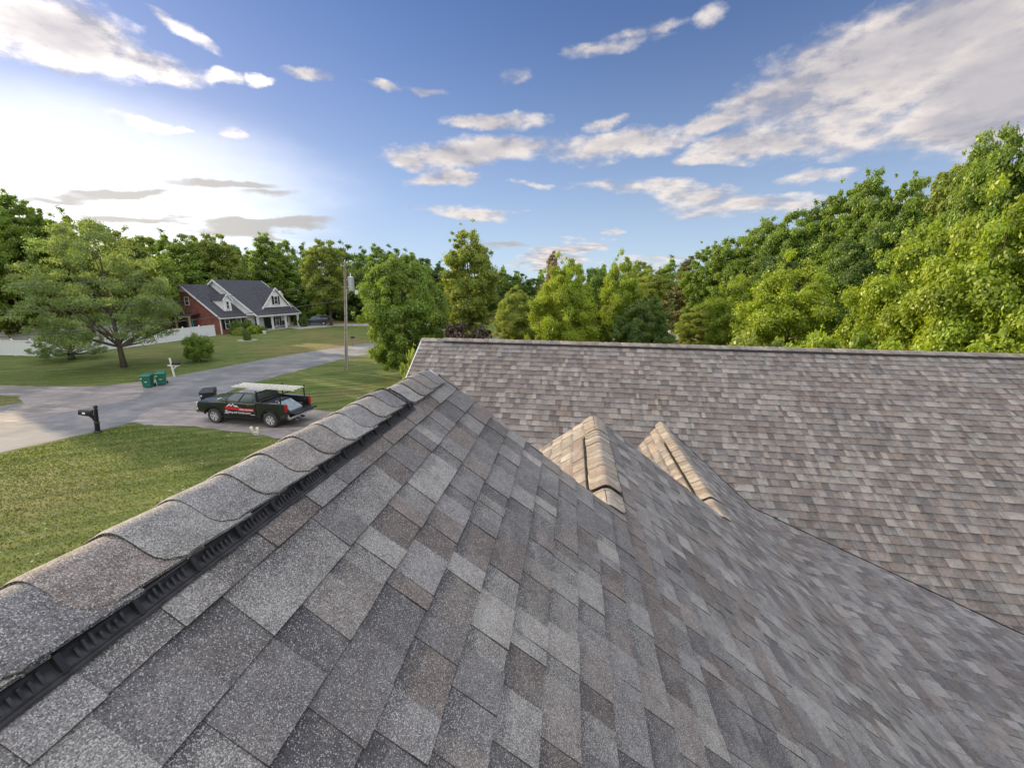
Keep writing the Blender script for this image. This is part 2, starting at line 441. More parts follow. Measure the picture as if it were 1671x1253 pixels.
# ------------------------------------------------------------------ mesh helpers
class MB:
    def __init__(s):
        s.v = []; s.f = []

    def add(s, vs, fs):
        o = len(s.v); s.v += [tuple(p) for p in vs]; s.f += [tuple(i + o for i in f) for f in fs]; return s

    def box(s, c, size, rz=0.0, ax=None):
        hx, hy, hz = size[0] / 2, size[1] / 2, size[2] / 2
        if ax is None:
            X = Vector((math.cos(rz), math.sin(rz), 0)); Y = Vector((-math.sin(rz), math.cos(rz), 0)); Z = Vector((0, 0, 1))
        else: X, Y, Z = ax
        c = Vector(c)
        vs = [c + X * (i * hx) + Y * (j * hy) + Z * (k * hz) for k in (-1, 1) for j in (-1, 1) for i in (-1, 1)]
        return s.add(vs, [(0, 2, 3, 1), (4, 5, 7, 6), (0, 1, 5, 4), (2, 6, 7, 3), (0, 4, 6, 2), (1, 3, 7, 5)])

    def span(s, a, b):
        a = Vector(a); b = Vector(b)
        return s.box((a + b) / 2, [abs(q) for q in (b - a)])

    def beam(s, a, b, w, h, up=(0, 0, 1)):
        a = Vector(a); b = Vector(b); X = (b - a).normalized(); u = Vector(up)
        if abs(X.dot(u)) > 0.98: u = Vector((1, 0, 0))
        Y = u.cross(X).normalized(); Z = X.cross(Y)
        return s.box((a + b) / 2, ((b - a).length, w, h), ax=(X, Y, Z))

    def tube(s, pts, rad, n=8, cap=True):
        pts = [Vector(p) for p in pts]
        if not isinstance(rad, (list, tuple)): rad = [rad] * len(pts)
        rings = []
        for i, p in enumerate(pts):
            t = (pts[min(i + 1, len(pts) - 1)] - pts[max(i - 1, 0)]).normalized()
            u = Vector((0, 0, 1)) if abs(t.z) < 0.9 else Vector((1, 0, 0))
            x = u.cross(t).normalized(); y = t.cross(x)
            rings.append([p + (x * math.cos(2 * math.pi * k / n) + y * math.sin(2 * math.pi * k / n)) * rad[i] for k in range(n)])
        vs = [q for r in rings for q in r]; fs = []
        for i in range(len(pts) - 1):
            for k in range(n):
                k2 = (k + 1) % n
                fs.append((i * n + k, i * n + k2, (i + 1) * n + k2, (i + 1) * n + k))
        if cap:
            fs.append(tuple(range(n - 1, -1, -1))); fs.append(tuple((len(pts) - 1) * n + k for k in range(n)))
        return s.add(vs, fs)

    def prism(s, poly, o, X, Y, Z, depth):
        """polygon (x, z) in the X/Z plane at o, extruded along Y by depth"""
        o = Vector(o); X = Vector(X); Y = Vector(Y); Z = Vector(Z); n = len(poly)
        vs = [o + X * p[0] + Z * p[1] for p in poly] + [o + X * p[0] + Z * p[1] + Y * depth for p in poly]
        fs = [tuple(range(n)), tuple(range(2 * n - 1, n - 1, -1))] + [(i, i + n, (i + 1) % n + n, (i + 1) % n) for i in range(n)]
        return s.add(vs, fs)

    def quad(s, a, b, c, d):
        return s.add([a, b, c, d], [(0, 1, 2, 3)])

    def slab(s, a, b, c, d, t):
        """a quad given thickness t downwards along its normal"""
        a, b, c, d = (Vector(q) for q in (a, b, c, d))
        n = (b - a).cross(d - a).normalized() * t
        if n.z < 0: n = -n
        vs = [a, b, c, d, a - n, b - n, c - n, d - n]
        return s.add(vs, [(0, 1, 2, 3), (7, 6, 5, 4), (0, 4, 5, 1), (1, 5, 6, 2), (2, 6, 7, 3), (3, 7, 4, 0)])

    def lathe(s, prof, o, n=16, ax=None):
        o = Vector(o)
        X, Y, Z = ax or (Vector((1, 0, 0)), Vector((0, 1, 0)), Vector((0, 0, 1)))
        vs = [o + (X * math.cos(2 * math.pi * k / n) + Y * math.sin(2 * math.pi * k / n)) * r + Z * z for r, z in prof for k in range(n)]
        fs = [(i * n + k, i * n + (k + 1) % n, (i + 1) * n + (k + 1) % n, (i + 1) * n + k) for i in range(len(prof) - 1) for k in range(n)]
        fs.append(tuple(range(n - 1, -1, -1))); fs.append(tuple((len(prof) - 1) * n + k for k in range(n)))
        return s.add(vs, fs)

    def build(s, name, material, parent=None, smooth=False, bevel=0.0):
        me = bpy.data.meshes.new(name)
        me.from_pydata(s.v, [], s.f); me.update()
        me.materials.append(material)
        import bmesh
        bm = bmesh.new(); bm.from_mesh(me); bmesh.ops.recalc_face_normals(bm, faces=bm.faces); bm.to_mesh(me); bm.free()
        if smooth:
            me.polygons.foreach_set('use_smooth', [True] * len(me.polygons))
        o = bpy.data.objects.new(name, me); COL.objects.link(o)
        if bevel:
            md = o.modifiers.new('bevel', 'BEVEL'); md.width = bevel; md.segments = 2; md.limit_method = 'ANGLE'; md.angle_limit = math.radians(35)
        if parent: o.parent = parent
        return o


def thing(name, label, cat, loc=(0, 0, 0), rz=0.0, group=None):
    o = bpy.data.objects.new(name, None); COL.objects.link(o)
    o.empty_display_size = 0.3
    o.location = loc; o.rotation_euler = (0, 0, rz)
    return tag(o, label, cat, group)


def tag(o, label, cat, group=None, kind=None):
    if label: o['label'] = label
    if cat: o['category'] = cat
    if group: o['group'] = group
    if kind: o['kind'] = kind
    return o


def kids(o): return [c for c in bpy.data.objects if c.parent == o]


def dup(root, loc=None, rz=None, label=None, group=None, scale=None):
    r = root.copy(); COL.objects.link(r)
    if loc is not None: r.location = loc
    if rz is not None: r.rotation_euler = (0, 0, rz)
    if scale is not None: r.scale = scale
    if label: r['label'] = label
    if group: r['group'] = group
    for ch in kids(root):
        c = ch.copy(); COL.objects.link(c); c.parent = r
        for g in kids(ch):
            d = g.copy(); COL.objects.link(d); d.parent = c
    return r


def flat(name, pts, z, material, label=None, cat=None, kind='structure'):
    mb = MB()
    vs = [Vector((p[0], p[1], z)) for p in pts]
    from mathutils.geometry import delaunay_2d_cdt
    n = len(pts)
    r = delaunay_2d_cdt([Vector((p[0], p[1])) for p in pts], [(i, (i + 1) % n) for i in range(n)], [list(range(n))], 1, 1e-5)
    me = bpy.data.meshes.new(name)
    me.from_pydata([(v.x, v.y, z) for v in r[0]], [], r[2]); me.update(); me.materials.append(material)
    o = bpy.data.objects.new(name, me); COL.objects.link(o)
    o['kind'] = kind
    return o


# ------------------------------------------------------------------ ground
flat('ground', [(-900, -900), (900, -900), (900, 900), (-900, 900)], 0.0, M['lawn'])


def smooth_poly(pts, n=6):
    out = []
    k = len(pts)
    for i in range(k):
        p0, p1, p2, p3 = (Vector(pts[(i + j) % k][:2]) for j in (-1, 0, 1, 2))
        for t in range(n):
            t = t / n
            out.append(0.5 * ((2 * p1) + (-p0 + p2) * t + (2 * p0 - 5 * p1 + 4 * p2 - p3) * t * t + (-p0 + 3 * p1 - 3 * p2 + p3) * t ** 3))
    return out


def rough_edge(pts, amp=0.08, step=0.5, seed=1):
    rnd = random.Random(seed); out = []
    k = len(pts)
    for i in range(k):
        a = Vector(pts[i][:2]); b = Vector(pts[(i + 1) % k][:2]); n = max(1, int((b - a).length / step))
        for j in range(n): out.append(a + (b - a) * (j / n) + Vector((rnd.uniform(-amp, amp), rnd.uniform(-amp, amp))))
    return out


# the lane runs from the lower left of the view, past the drives, to the far trees
Lfar = [(-12.0, 60.0), (-22.6, 51.6), (-27.8, 34.9), (-31.0, 29.6), (-36.5, 20.5), (-44.0, 9.0), (-52.0, -4.0)]
flat('road', rough_edge([(-45, -14), (-26.8, 12.4), (-23.5, 17.0), (-21.9, 19.9), (-20.3, 24.6), (-20.9, 30.0), (-18.1, 42.0), (-15.5, 47.0), (-8.0, 53.0), (8, 58.5), (30, 62.5), (60, 66), (60, 72), (28, 68.5), (6, 64.5), (-12.0, 58.8), (-20.5, 53.3), (-25.5, 43.0), (-28.2, 34.5), (-30.0, 29.4), (-33.0, 22.5), (-37.5, 14.0), (-52, -6)], 0.06, 0.7), 0.006, M['road'])
# gravel mouth of the drive on the other side and of our own drive
flat('driveway', rough_edge([(-28.8, 31.5), (-31.5, 29.3), (-36, 29.1), (-40, 29.3), (-50, 29.8), (-64, 31), (-64, 26.8), (-44, 26.0), (-37.5, 26.6), (-34.0, 26.4), (-31.6, 24.6), (-30.6, 22.2), (-31.5, 19.0), (-27.5, 21.5), (-25.6, 26.0)], 0.12, 0.5, 2), 0.011, M['gravel'])
flat('driveway', rough_edge([(-22.6, 24.2), (-21.6, 21.2), (-19.6, 20.8), (-17.0, 20.6), (-13.0, 19.4), (-9.0, 18.2), (-5.0, 17.5), (-5.0, 22.0), (-9.5, 23.2), (-13.5, 24.2), (-18.0, 24.9), (-20.6, 26.4)], 0.12, 0.4, 3), 0.011, M['gravel'])
flat('driveway', rough_edge([(-40.5, 73.0), (-38.2, 71.5), (-34, 77.0), (-24, 80.0), (-10, 82.0), (-10, 85.5), (-24, 84.0), (-34, 82.5), (-40, 80.5)], 0.1, 0.8, 4), 0.009, M['concrete'])


# ------------------------------------------------------------------ our house: shingled roofs
AX = Vector((math.sin(PSI), math.cos(PSI), 0)); BX = Vector((math.cos(PSI), -math.sin(PSI), 0)); ZX = Vector((0, 0, 1))


def W(a, b, z):
    """house coordinates (along the near ridge, across it, height relative to the eye) to world"""
    return AX * a + BX * b + ZX * (z + EYE)


TA = 0.6454; tA = math.tan(TA); cA, sA = math.cos(TA), math.sin(TA)
U1, H1 = 0.7258, 0.6595
TB = 0.5991; tB = math.tan(TB); cB, sB = math.cos(TB), math.sin(TB)
DB, HB = 9.8853, 1.3175
zA = lambda b: -(H1 + (b + U1) * tA)
zB = lambda a: -(HB + (DB - a) * tB)
EXP = 0.143
PAL = [((0.255, 0.250, 0.236), 24, .85), ((0.185, 0.180, 0.182), 22, .6), ((0.118, 0.116, 0.124), 20, .25), ((0.155, 0.118, 0.098), 15, .3),
       ((0.205, 0.178, 0.158), 16, .5), ((0.290, 0.275, 0.250), 10, .9), ((0.130, 0.100, 0.088), 7, .2)]


def shingles(name, parent, origin, cdir, ddir, n, spans, k0=0, seed=1, tone=(1, 1, 1), wide=1.0, keep=.56):
    """courses of laminated shingles: cdir along a course, ddir down the slope, n outwards.
    spans(k) -> (s0, s1) of course k; course k covers [k, k+1] * EXP down the slope"""
    rnd = random.Random(seed)
    V = []; Fc = []; colr = []; uvs = []
    def quad(pts, col, uv):
        o = len(V); V.extend(pts); Fc.append((o, o + 1, o + 2, o + 3)); colr.append(col); uvs.append(uv)
    wts = [w for _, w, _ in PAL]
    for k in spans:
        if k[0] is None: continue
        kk, s0, s1 = k
        s = s0 - rnd.random() * 0.2
        t0 = kk * EXP - 0.012; t1 = (kk + 1) * EXP + rnd.uniform(-0.0015, 0.0015)
        thick = rnd.random() < .5
        run = 0; cur = None; bs = rnd.uniform(0, 0.98)
        while s < s1:
            wdt = rnd.choice((rnd.uniform(.06, .12), rnd.uniform(.10, .17), rnd.uniform(.14, .24))) * wide * .92
            e = min(s + wdt, s1); a = max(s, s0)
            if e - a > 0.004:
                if run <= 0 or cur is None:
                    cur = rnd.choices(PAL, wts)[0]; run = rnd.choice((1, 1, 1, 2))
                run -= 1
                j = rnd.uniform(.90, 1.10) * (1.03 if thick else 0.76)
                col = tuple((cur[0][i] * keep + (0.192, 0.180, 0.176)[i] * (1 - keep)) * j * tone[i] for i in range(3))
                hb, ht = (0.0120, 0.0048) if thick else (0.0075, 0.0024)
                lft = rnd.uniform(-.003, .003); tw = rnd.uniform(-.003, .005) if thick else 0
                lo_a, lo_e = max(a - (tw if thick else -0.0), s0), min(e + (tw if thick else 0.0), s1)
                P = lambda ss, tt, hh: origin + cdir * ss + ddir * tt + n * hh
                tb = t1 + rnd.uniform(-.002, .002) - (0 if thick else .0015)
                lf = rnd.uniform(0, .0022)
                A0, A1 = P(a, t0, ht), P(e, t0, ht); B1, B0 = P(lo_e, tb, hb + lf), P(lo_a, tb, hb + lf)
                band = (0.25 if thick else 1.0) if rnd.random() < .75 else 0.7
                g = cur[2]
                quad((A0, A1, B1, B0), col, ((band, 0, g), (band, 0, g), (band, 1, g), (band, 1, g)))
                C1, C0 = P(lo_e, tb, -0.004), P(lo_a, tb, -0.004)
                dk = tuple(c * .35 for c in col)  # butt and side faces darkened to paint in the shade line
                z4 = ((0, 1, 0),) * 4
                quad((B0, B1, C1, C0), dk, z4)
                if thick:
                    quad((A0, B0, P(lo_a, tb, 0), P(a, t0, 0)), dk, z4)
                    quad((B1, A1, P(e, t0, 0), P(lo_e, tb, 0)), dk, z4)
                # now and then the cut between two shingle strips
            s = e if e > s else s + wdt
            thick = (not thick) if rnd.random() < .78 else thick
    me = bpy.data.meshes.new(name)
    V = np.array([tuple(v) for v in V], dtype=np.float32)
    me.from_pydata(V.tolist(), [], Fc); me.update()
    ca = me.color_attributes.new('blend', 'FLOAT_COLOR', 'CORNER')
    arr = np.ones((len(Fc), 4, 4), dtype=np.float32); arr[:, :, :3] = np.array(colr, dtype=np.float32)[:, None, :]
    ca.data.foreach_set('color', arr.ravel())
    va = me.attributes.new('tabuv', 'FLOAT_VECTOR', 'CORNER')
    va.data.foreach_set('vector', np.array(uvs, dtype=np.float32).ravel())
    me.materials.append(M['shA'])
    o = bpy.data.objects.new(name, me); COL.objects.link(o)
    if parent: o.parent = parent
    return o


house = thing('house', 'house seen from its own roof, stepped gables of grey brown shingles', 'house')

nA = (BX * sA + ZX * cA); dA = (BX * cA - ZX * sA)
nB = (-AX * sB + ZX * cB); dB = (-AX * cB - ZX * sB)
# slope A: origin at the first course line (b = -U1); k = -1 is the strip next to the ridge
oA = W(0, -U1, -H1)
BC = 3.20                                  # crease where the slope turns shallower
spans = []
RX0, RX1, RX2 = -0.905, 0.31, 1.87          # the three ridges
AE1, AE2 = 2.473, 4.484
kend = int(round((BC + U1) / cA / EXP))
for k in range(-1, kend):
    bm_ = -U1 + (k + 0.5) * EXP * cA
    a1 = AE1 if bm_ < RX1 else (AE2 if bm_ < RX2 else 9.0)
    if k >= 0 or True: spans.append((k, -4.0, a1 + 0.012))
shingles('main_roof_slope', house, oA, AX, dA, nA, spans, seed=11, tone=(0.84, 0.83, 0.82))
# board under the shingles
z0 = lambda b, e=0.010: zA(b) - e
mb = MB()
for b0, b1, a1 in ((RX0, RX1, AE1), (RX1, RX2, AE2), (RX2, BC, 9.0)):
    mb.slab(W(-4, b0, z0(b0)), W(a1, b0, z0(b0)), W(a1, b1, z0(b1)), W(-4, b1, z0(b1)), 0.03)
mb.build('roof_deck', M['trim'], house)
# the shallow lower slope
bC = -U1 + (kend * EXP) * cA; zC = zA(bC); T2 = math.atan(0.287); d2 = BX * math.cos(T2) - ZX * math.sin(T2); n2 = BX * math.sin(T2) + ZX * math.cos(T2)
shingles('lower_roof_slope', house, W(0, bC, zC), AX, d2, n2, [(k, -4.0, 9.0) for k in range(0, 38)], seed=12, tone=(0.84, 0.83, 0.82))
mb = MB(); L2 = 38 * EXP
mb.slab(W(-4, bC, zC - .012), W(9, bC, zC - .012), W(9, bC, zC - .012) + d2 * L2, W(-4, bC, zC - .012) + d2 * L2, 0.05)
mb.build('roof_deck', M['trim'], house)

# thin dark strip along the valley, painting in the shadow of the cut
vb = [(b_, zA(b_)) for b_ in (RX2 + .02, 2.5, bC)] + [(bC + q, zC - .287 * q) for q in (1.5, 3.0, 4.6)]
vp = [W(DB - (-z_ - HB) / tB, b_, z_ + .014) for b_, z_ in vb]
mb = MB()
for p_, q_ in zip(vp[:-1], vp[1:]): mb.beam(p_, q_, .016, .012)
mb.build('valley_dark_strip', M['black'], house)

# left (sunny) slopes of the three ridges
dL = (-BX * cA - ZX * sA); nL = (-BX * sA + ZX * cA)
def ridge_z(b): return zA(b)
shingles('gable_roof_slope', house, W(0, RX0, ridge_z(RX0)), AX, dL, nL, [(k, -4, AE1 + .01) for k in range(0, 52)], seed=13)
shingles('gable_roof_slope', house, W(0, RX1, ridge_z(RX1)), AX, dL, nL, [(k, AE1 + .02, AE2 + .01) for k in range(0, 40)], seed=14, tone=(1.40, 1.26, 1.10))  # sunlight painted in: lighter, warmer tone than the shaded slopes
shingles('gable_roof_slope', house, W(0, RX2, ridge_z(RX2)), AX, dL, nL, [(k, AE2 + .02, 8.3) for k in range(0, 34)], seed=15, tone=(1.40, 1.26, 1.10))  # same sunlit tone painted in
mb = MB()
for rb, a0, a1, ln in ((RX0, -4, AE1, 7.4), (RX1, AE1, AE2, 5.7), (RX2, AE2, 8.3, 4.8)):
    o = W(0, rb, ridge_z(rb) - 0.012)
    mb.slab(o + AX * a0, o + AX * a1, o + AX * a1 + dL * ln, o + AX * a0 + dL * ln, 0.03)
mb.build('roof_deck', M['trim'], house)

# roof B (the cross wing)
oB = W(DB, 0, -HB)
BL, BR = -3.80, 14.0
tone_b = (1.06, .97, .87)
shingles('cross_wing_roof_slope', house, oB, BX, dB, nB, [(k, BL, BR) for k in range(0, 46)], seed=16, tone=tone_b, wide=.86, keep=.52)
mb = MB()
o = oB - ZX * 0.012
mb.slab(o + BX * (BL + .015), o + BX * BR, o + BX * BR + dB * 6.5, o + BX * (BL + .015) + dB * 6.5, 0.04)
dBb = AX * cB - ZX * sB
mb.slab(o + BX * BL, o + BX * BR, o + BX * BR + dBb * 6.5, o + BX * BL + dBb * 6.5, 0.04)
mb.build('roof_deck', M['darkroof'], house)
# metal drip edges on the rakes
def rake(name, p0, p1, w=0.02, h=0.05):
    MB().beam(p0, p1, w, h).build(name, M['trim'], house)
rake('rake_trim', W(DB, BL - .014, -HB - .022), W(DB, BL - .014, -HB - .022) + dB * 6.4)
rake('rake_trim', W(AE1 + .004, RX0 + .06, zA(RX0 + .06) - .045), W(AE1 + .004, RX1, zA(RX1) - .04))
rake('rake_trim', W(AE2 + .004, RX1, zA(RX1) - .04), W(AE2 + .004, RX2, zA(RX2) - .04))
rake('rake_trim', W(AE2 + .004, RX1, zA(RX1) - .05), W(AE2 + .004, RX1, zA(RX1) - .05) + dL * 4.0)

# walls
def wallquad(mb, p, q, ztop_p, ztop_q, t=0.12):
    p = Vector(p); q = Vector(q); X = (q - p).normalized(); Y = ZX.cross(X) * t
    vs = [Vector((p.x, p.y, 0)), Vector((q.x, q.y, 0)), Vector((q.x, q.y, ztop_q)), Vector((p.x, p.y, ztop_p))]
    mb.add(vs + [v + Y for v in vs], [(0, 1, 2, 3), (7, 6, 5, 4), (0, 4, 5, 1), (1, 5, 6, 2), (2, 6, 7, 3), (3, 7, 4, 0)])
zr = lambda z: z + EYE
mb = MB()
EVL = -6.2
wallquad(mb, W(-3.7, EVL, 0), W(AE1 - .1, EVL, 0), zr(ridge_z(RX0) - (RX0 - EVL) * tA) - .05, zr(ridge_z(RX0) - (RX0 - EVL) * tA) - .05)
for aa, r0, r1 in ((AE1 - .12, RX0, RX1), (AE2 - .12, RX1, RX2)):
    zt = zr(zA(r0)) - .06; bl = r0 - 4.6
    P = [W(aa, bl, 0), W(aa, r0, 0), W(aa, r1 + 2.5, 0)]
    vs = [Vector((P[0].x, P[0].y, 0)), Vector((P[2].x, P[2].y, 0)), Vector((P[2].x, P[2].y, zr(zA(r1 + 2.5)) - .06)), Vector((P[1].x, P[1].y, zt)), Vector((P[0].x, P[0].y, zt - 4.6 * tA))]
    mb.add(vs + [v + AX * .1 for v in vs], [(0, 1, 2, 3, 4), (9, 8, 7, 6, 5)] + [(i, (i + 1) % 5, (i + 1) % 5 + 5, i + 5) for i in range(5)])
# cross wing gable end and back wall
pa, pr, pb = W(DB - 5.3, BL + .3, 0), W(DB, BL + .3, 0), W(DB + 5.3, BL + .3, 0)
vs = [Vector((pa.x, pa.y, 0)), Vector((pb.x, pb.y, 0)), Vector((pb.x, pb.y, zr(-HB - 5.3 * tB) - .08)), Vector((pr.x, pr.y, zr(-HB) - .08)), Vector((pa.x, pa.y, zr(-HB - 5.3 * tB) - .08))]
mb.add(vs + [v + BX * .1 for v in vs], [(0, 1, 2, 3, 4), (9, 8, 7, 6, 5)] + [(i, (i + 1) % 5, (i + 1) % 5 + 5, i + 5) for i in range(5)])
wallquad(mb, W(DB + 5.2, BL + .4, 0), W(DB + 5.2, BR - .2, 0), zr(-HB - 5.2 * tB) - .08, zr(-HB - 5.2 * tB) - .08)
wallquad(mb, W(-3.7, BC + 5.0, 0), W(4.0, BC + 5.0, 0), zr(zC - 5.0 * .287) - .1, zr(zC - 5.0 * .287) - .1)
mb.build('wall', M['brick'], house)


# ridge caps and vents
def cap_mesh(length, half, T, rnd_c=0.035, thick=0.006, n=17, corner=0.045, lift=0.013):
    """one ridge cap: x across, y along (butt at y=0, facing -y), z up; draped over a peak of slope T"""
    vs = []; fs = []
    ys = [0.0, 0.012, 0.05, length * .5, length]
    prof = lambda x: -T * (math.sqrt(x * x + rnd_c * rnd_c) - rnd_c)
    top = []
    for j, y in enumerate(ys):
        row = []
        for i in range(n):
            u = -1 + 2 * i / (n - 1); x = u * half
            ed = max(0.0, abs(x) - (half - corner)) / corner
            yb = corner * (1 - math.sqrt(max(0, 1 - ed * ed)))
            yy = yb + (length - yb) * (y / length)
            zl = lift * (1 - yy / length) + thick - (0.004 if j == 0 else 0)
            row.append(len(vs)); vs.append(Vector((x, yy, prof(x) + zl)))
        top.append(row)
    bot = []
    for i in range(n):
        v = vs[top[0][i]]; bot.append(len(vs)); vs.append(Vector((v.x, v.y + .002, v.z - thick - .006)))
    for j in range(len(ys) - 1):
        for i in range(n - 1): fs.append((top[j][i], top[j][i + 1], top[j + 1][i + 1], top[j + 1][i]))
    for i in range(n - 1): fs.append((bot[i], bot[i + 1], top[0][i + 1], top[0][i]))
    side = []
    for e in (0, n - 1):
        lo = []
        for j in range(len(ys)):
            v = vs[top[j][e]]; lo.append(len(vs)); vs.append(Vector((v.x, v.y, v.z - thick)))
        for j in range(len(ys) - 1): fs.append((top[j][e], top[j + 1][e], lo[j + 1], lo[j]))
    return vs, fs


def ridge_caps(name, parent, o, along, across, y0, y1, half, T, h, seed, tone=(1, 1, 1), step=0.135, lift=0.015):
    """a run of caps in one mesh; caps further along lie over the nearer ones, butts towards -along"""
    rnd = random.Random(seed); V = []; Fc = []; cl = []
    y = y0; wts = [w for _, w, _ in PAL]
    while y < y1:
        L = min(0.22, y1 - y + 0.02)
        hw = half * rnd.uniform(.975, 1.02)
        vs, fs = cap_mesh(L, hw, T, lift=lift * rnd.uniform(.9, 1.15))
        c = rnd.choices(PAL[:6], wts[:6])[0]; j = rnd.uniform(.8, 1.1); off = rnd.uniform(-.004, .004)
        base = len(V)
        V += [o + across * (v.x + off) + along * (y + v.y) + ZX * (v.z + h) for v in vs]
        Fc += [tuple(i + base for i in f) for f in fs]
        mid = (0.19, 0.18, 0.172)
        cc = tuple((0.55 * c[0][i] + 0.45 * mid[i]) * j * tone[i] for i in range(3))
        cl += [cc] * 64 + [tuple(q * .25 for q in cc)] * 16 + [tuple(q * .5 for q in cc)] * (len(fs) - 80)  # cap butts and sides darkened, painting in their shade outlines
        y += step * rnd.uniform(.94, 1.06)
    me = bpy.data.meshes.new(name); me.from_pydata([tuple(v) for v in V], [], Fc); me.update()
    ca = me.color_attributes.new('blend', 'FLOAT_COLOR', 'FACE' if False else 'CORNER')
    out = []
    for p, c in zip(me.polygons, cl): out += [c[0], c[1], c[2], 1.0] * p.loop_total
    ca.data.foreach_set('color', out)
    va = me.attributes.new('tabuv', 'FLOAT_VECTOR', 'CORNER')
    va.data.foreach_set('vector', [0.0, 1.0, 0.45] * len(me.loops))
    me.materials.append(M['shA'])
    me.polygons.foreach_set('use_smooth', [True] * len(me.polygons))
    me.update()
    ob = bpy.data.objects.new(name, me); COL.objects.link(ob); ob.parent = parent
    md = ob.modifiers.new('edges', 'EDGE_SPLIT'); md.split_angle = math.radians(40)
    return ob


def ridge_vent(parent, o, along, across, y0, y1, xt, T, hv, fine=True):
    """black louvred plastic vent: a slanting louvred face on both sides of the ridge.
    xt = distance of its upper edge from the peak, hv = its height above the slope there"""
    mb = MB(); lip = MB(); fins = MB()
    for sgn in (-1, 1):
        A = across * sgn
        pt = lambda y, x, h: o + along * y + A * x + ZX * (h - T * x)
        P0, P1 = lambda y: pt(y, xt, hv), lambda y: pt(y, xt + .014, .016)
        dirn = (P1(0) - P0(0)); L = dirn.length; dirn.normalize(); nf = along.cross(dirn).normalized()
        if nf.dot(A) < 0: nf = -nf
        mb.slab(P0(y0) - nf * .008, P0(y1) - nf * .008, P1(y1) - nf * .008, P1(y0) - nf * .008, .003)
        mb.slab(pt(y0, xt - .06, hv), pt(y1, xt - .06, hv), pt(y1, xt + .002, hv), pt(y0, xt + .002, hv), .003)
        mb.slab(pt(y0, xt - .05, .017), pt(y1, xt - .05, .017), pt(y1, xt + .020, .017), pt(y0, xt + .020, .017), .003)
        lip.beam(pt(y0, xt + .021, .018), pt(y1, xt + .021, .018), .004, .005)
        lip.beam(pt(y0, xt + .015, .019), pt(y1, xt + .015, .019), .003, .004)
        if fine:
            y = y0 + .004; i = 0
            while y < y1:
                f = (.62, .8, .7, .9, .66)[(i * 7) % 5]
                if i % 10 == 0: mb.box(P0(y).lerp(P1(y), .5) - nf * .002, (.009, L, .014), ax=(along, dirn, nf))
                elif i % 10 not in (1, 9): fins.box(P0(y).lerp(P1(y), 1 - f * .5) - nf * .004, (.0042, L * f, .007), ax=(along, dirn, nf))
                y += .0118; i += 1
        for y in (y0, y1):
            p = [pt(y, 0.0, hv * .5), pt(y, xt, hv), pt(y, xt + .022, .002), pt(y, 0.0, -.01)]
            mb.add(p + [q + along * .006 for q in p], [(0, 1, 2, 3), (7, 6, 5, 4), (0, 4, 5, 1), (1, 5, 6, 2), (2, 6, 7, 3), (3, 7, 4, 0)])
    v = mb.build('ridge_vent', M['plastic'], parent)
    lip.build('vent_lip', M['lip'], v)
    if fine: fins.build('louvre_slats', M['fin'], v)
    return v


VH = 0.037
HW = 0.114
# near ridge
oR = W(0, RX0, zA(RX0))
v = ridge_vent(house, oR, AX, BX, -0.9, 1.86, HW, tA, VH)
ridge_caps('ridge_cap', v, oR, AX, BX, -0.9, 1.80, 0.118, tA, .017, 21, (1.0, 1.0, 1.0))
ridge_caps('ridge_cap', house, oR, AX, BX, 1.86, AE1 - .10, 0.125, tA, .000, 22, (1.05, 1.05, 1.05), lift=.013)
# second ridge, caps tinted with the same painted sunlight
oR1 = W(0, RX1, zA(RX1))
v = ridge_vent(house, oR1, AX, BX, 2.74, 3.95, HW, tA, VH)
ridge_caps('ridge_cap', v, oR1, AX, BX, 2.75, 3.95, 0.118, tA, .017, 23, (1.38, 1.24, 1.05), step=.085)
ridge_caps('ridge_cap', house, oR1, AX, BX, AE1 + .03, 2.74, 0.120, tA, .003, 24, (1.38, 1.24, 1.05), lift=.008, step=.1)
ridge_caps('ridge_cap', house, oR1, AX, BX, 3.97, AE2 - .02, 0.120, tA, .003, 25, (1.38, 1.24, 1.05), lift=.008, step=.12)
# third ridge, its caps carry the painted sunlit tone too
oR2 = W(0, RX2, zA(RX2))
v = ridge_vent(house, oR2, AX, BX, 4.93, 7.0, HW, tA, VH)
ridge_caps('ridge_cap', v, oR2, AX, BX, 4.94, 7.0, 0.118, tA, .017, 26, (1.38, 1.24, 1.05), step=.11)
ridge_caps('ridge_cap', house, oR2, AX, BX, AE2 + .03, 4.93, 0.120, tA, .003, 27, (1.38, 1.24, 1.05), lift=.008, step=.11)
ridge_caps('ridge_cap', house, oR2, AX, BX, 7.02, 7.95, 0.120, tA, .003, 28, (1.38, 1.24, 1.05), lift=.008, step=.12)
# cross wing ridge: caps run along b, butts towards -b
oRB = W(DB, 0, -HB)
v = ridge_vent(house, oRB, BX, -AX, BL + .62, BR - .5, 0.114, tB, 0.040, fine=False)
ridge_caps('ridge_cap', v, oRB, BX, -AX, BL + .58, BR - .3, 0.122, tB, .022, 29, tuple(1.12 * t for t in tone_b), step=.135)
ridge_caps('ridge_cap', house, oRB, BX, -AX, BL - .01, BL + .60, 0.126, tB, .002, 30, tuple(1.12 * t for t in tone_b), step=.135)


# ------------------------------------------------------------------ pickup truck with ladder
TF = spot(352, 690.5); TR = spot(442.5, 698)
fw = (TF - TR); fw.z = 0; fw.normalize()
TRZ = math.atan2(fw.y, fw.x)
nside = Vector((fw.y, -fw.x, 0))            # unused side
left = Vector((-fw.y, fw.x, 0))
near = left if left.dot(-TF) > 0 else -left  # the side facing the eye
NS = 1 if near == left else -1
wheel_c = (TF + TR) / 2 - near * 0.98
truck = thing('pickup_truck', 'black crew cab pickup with red and white door lettering and lowered tailgate', 'truck', (wheel_c.x, wheel_c.y, 0), TRZ)


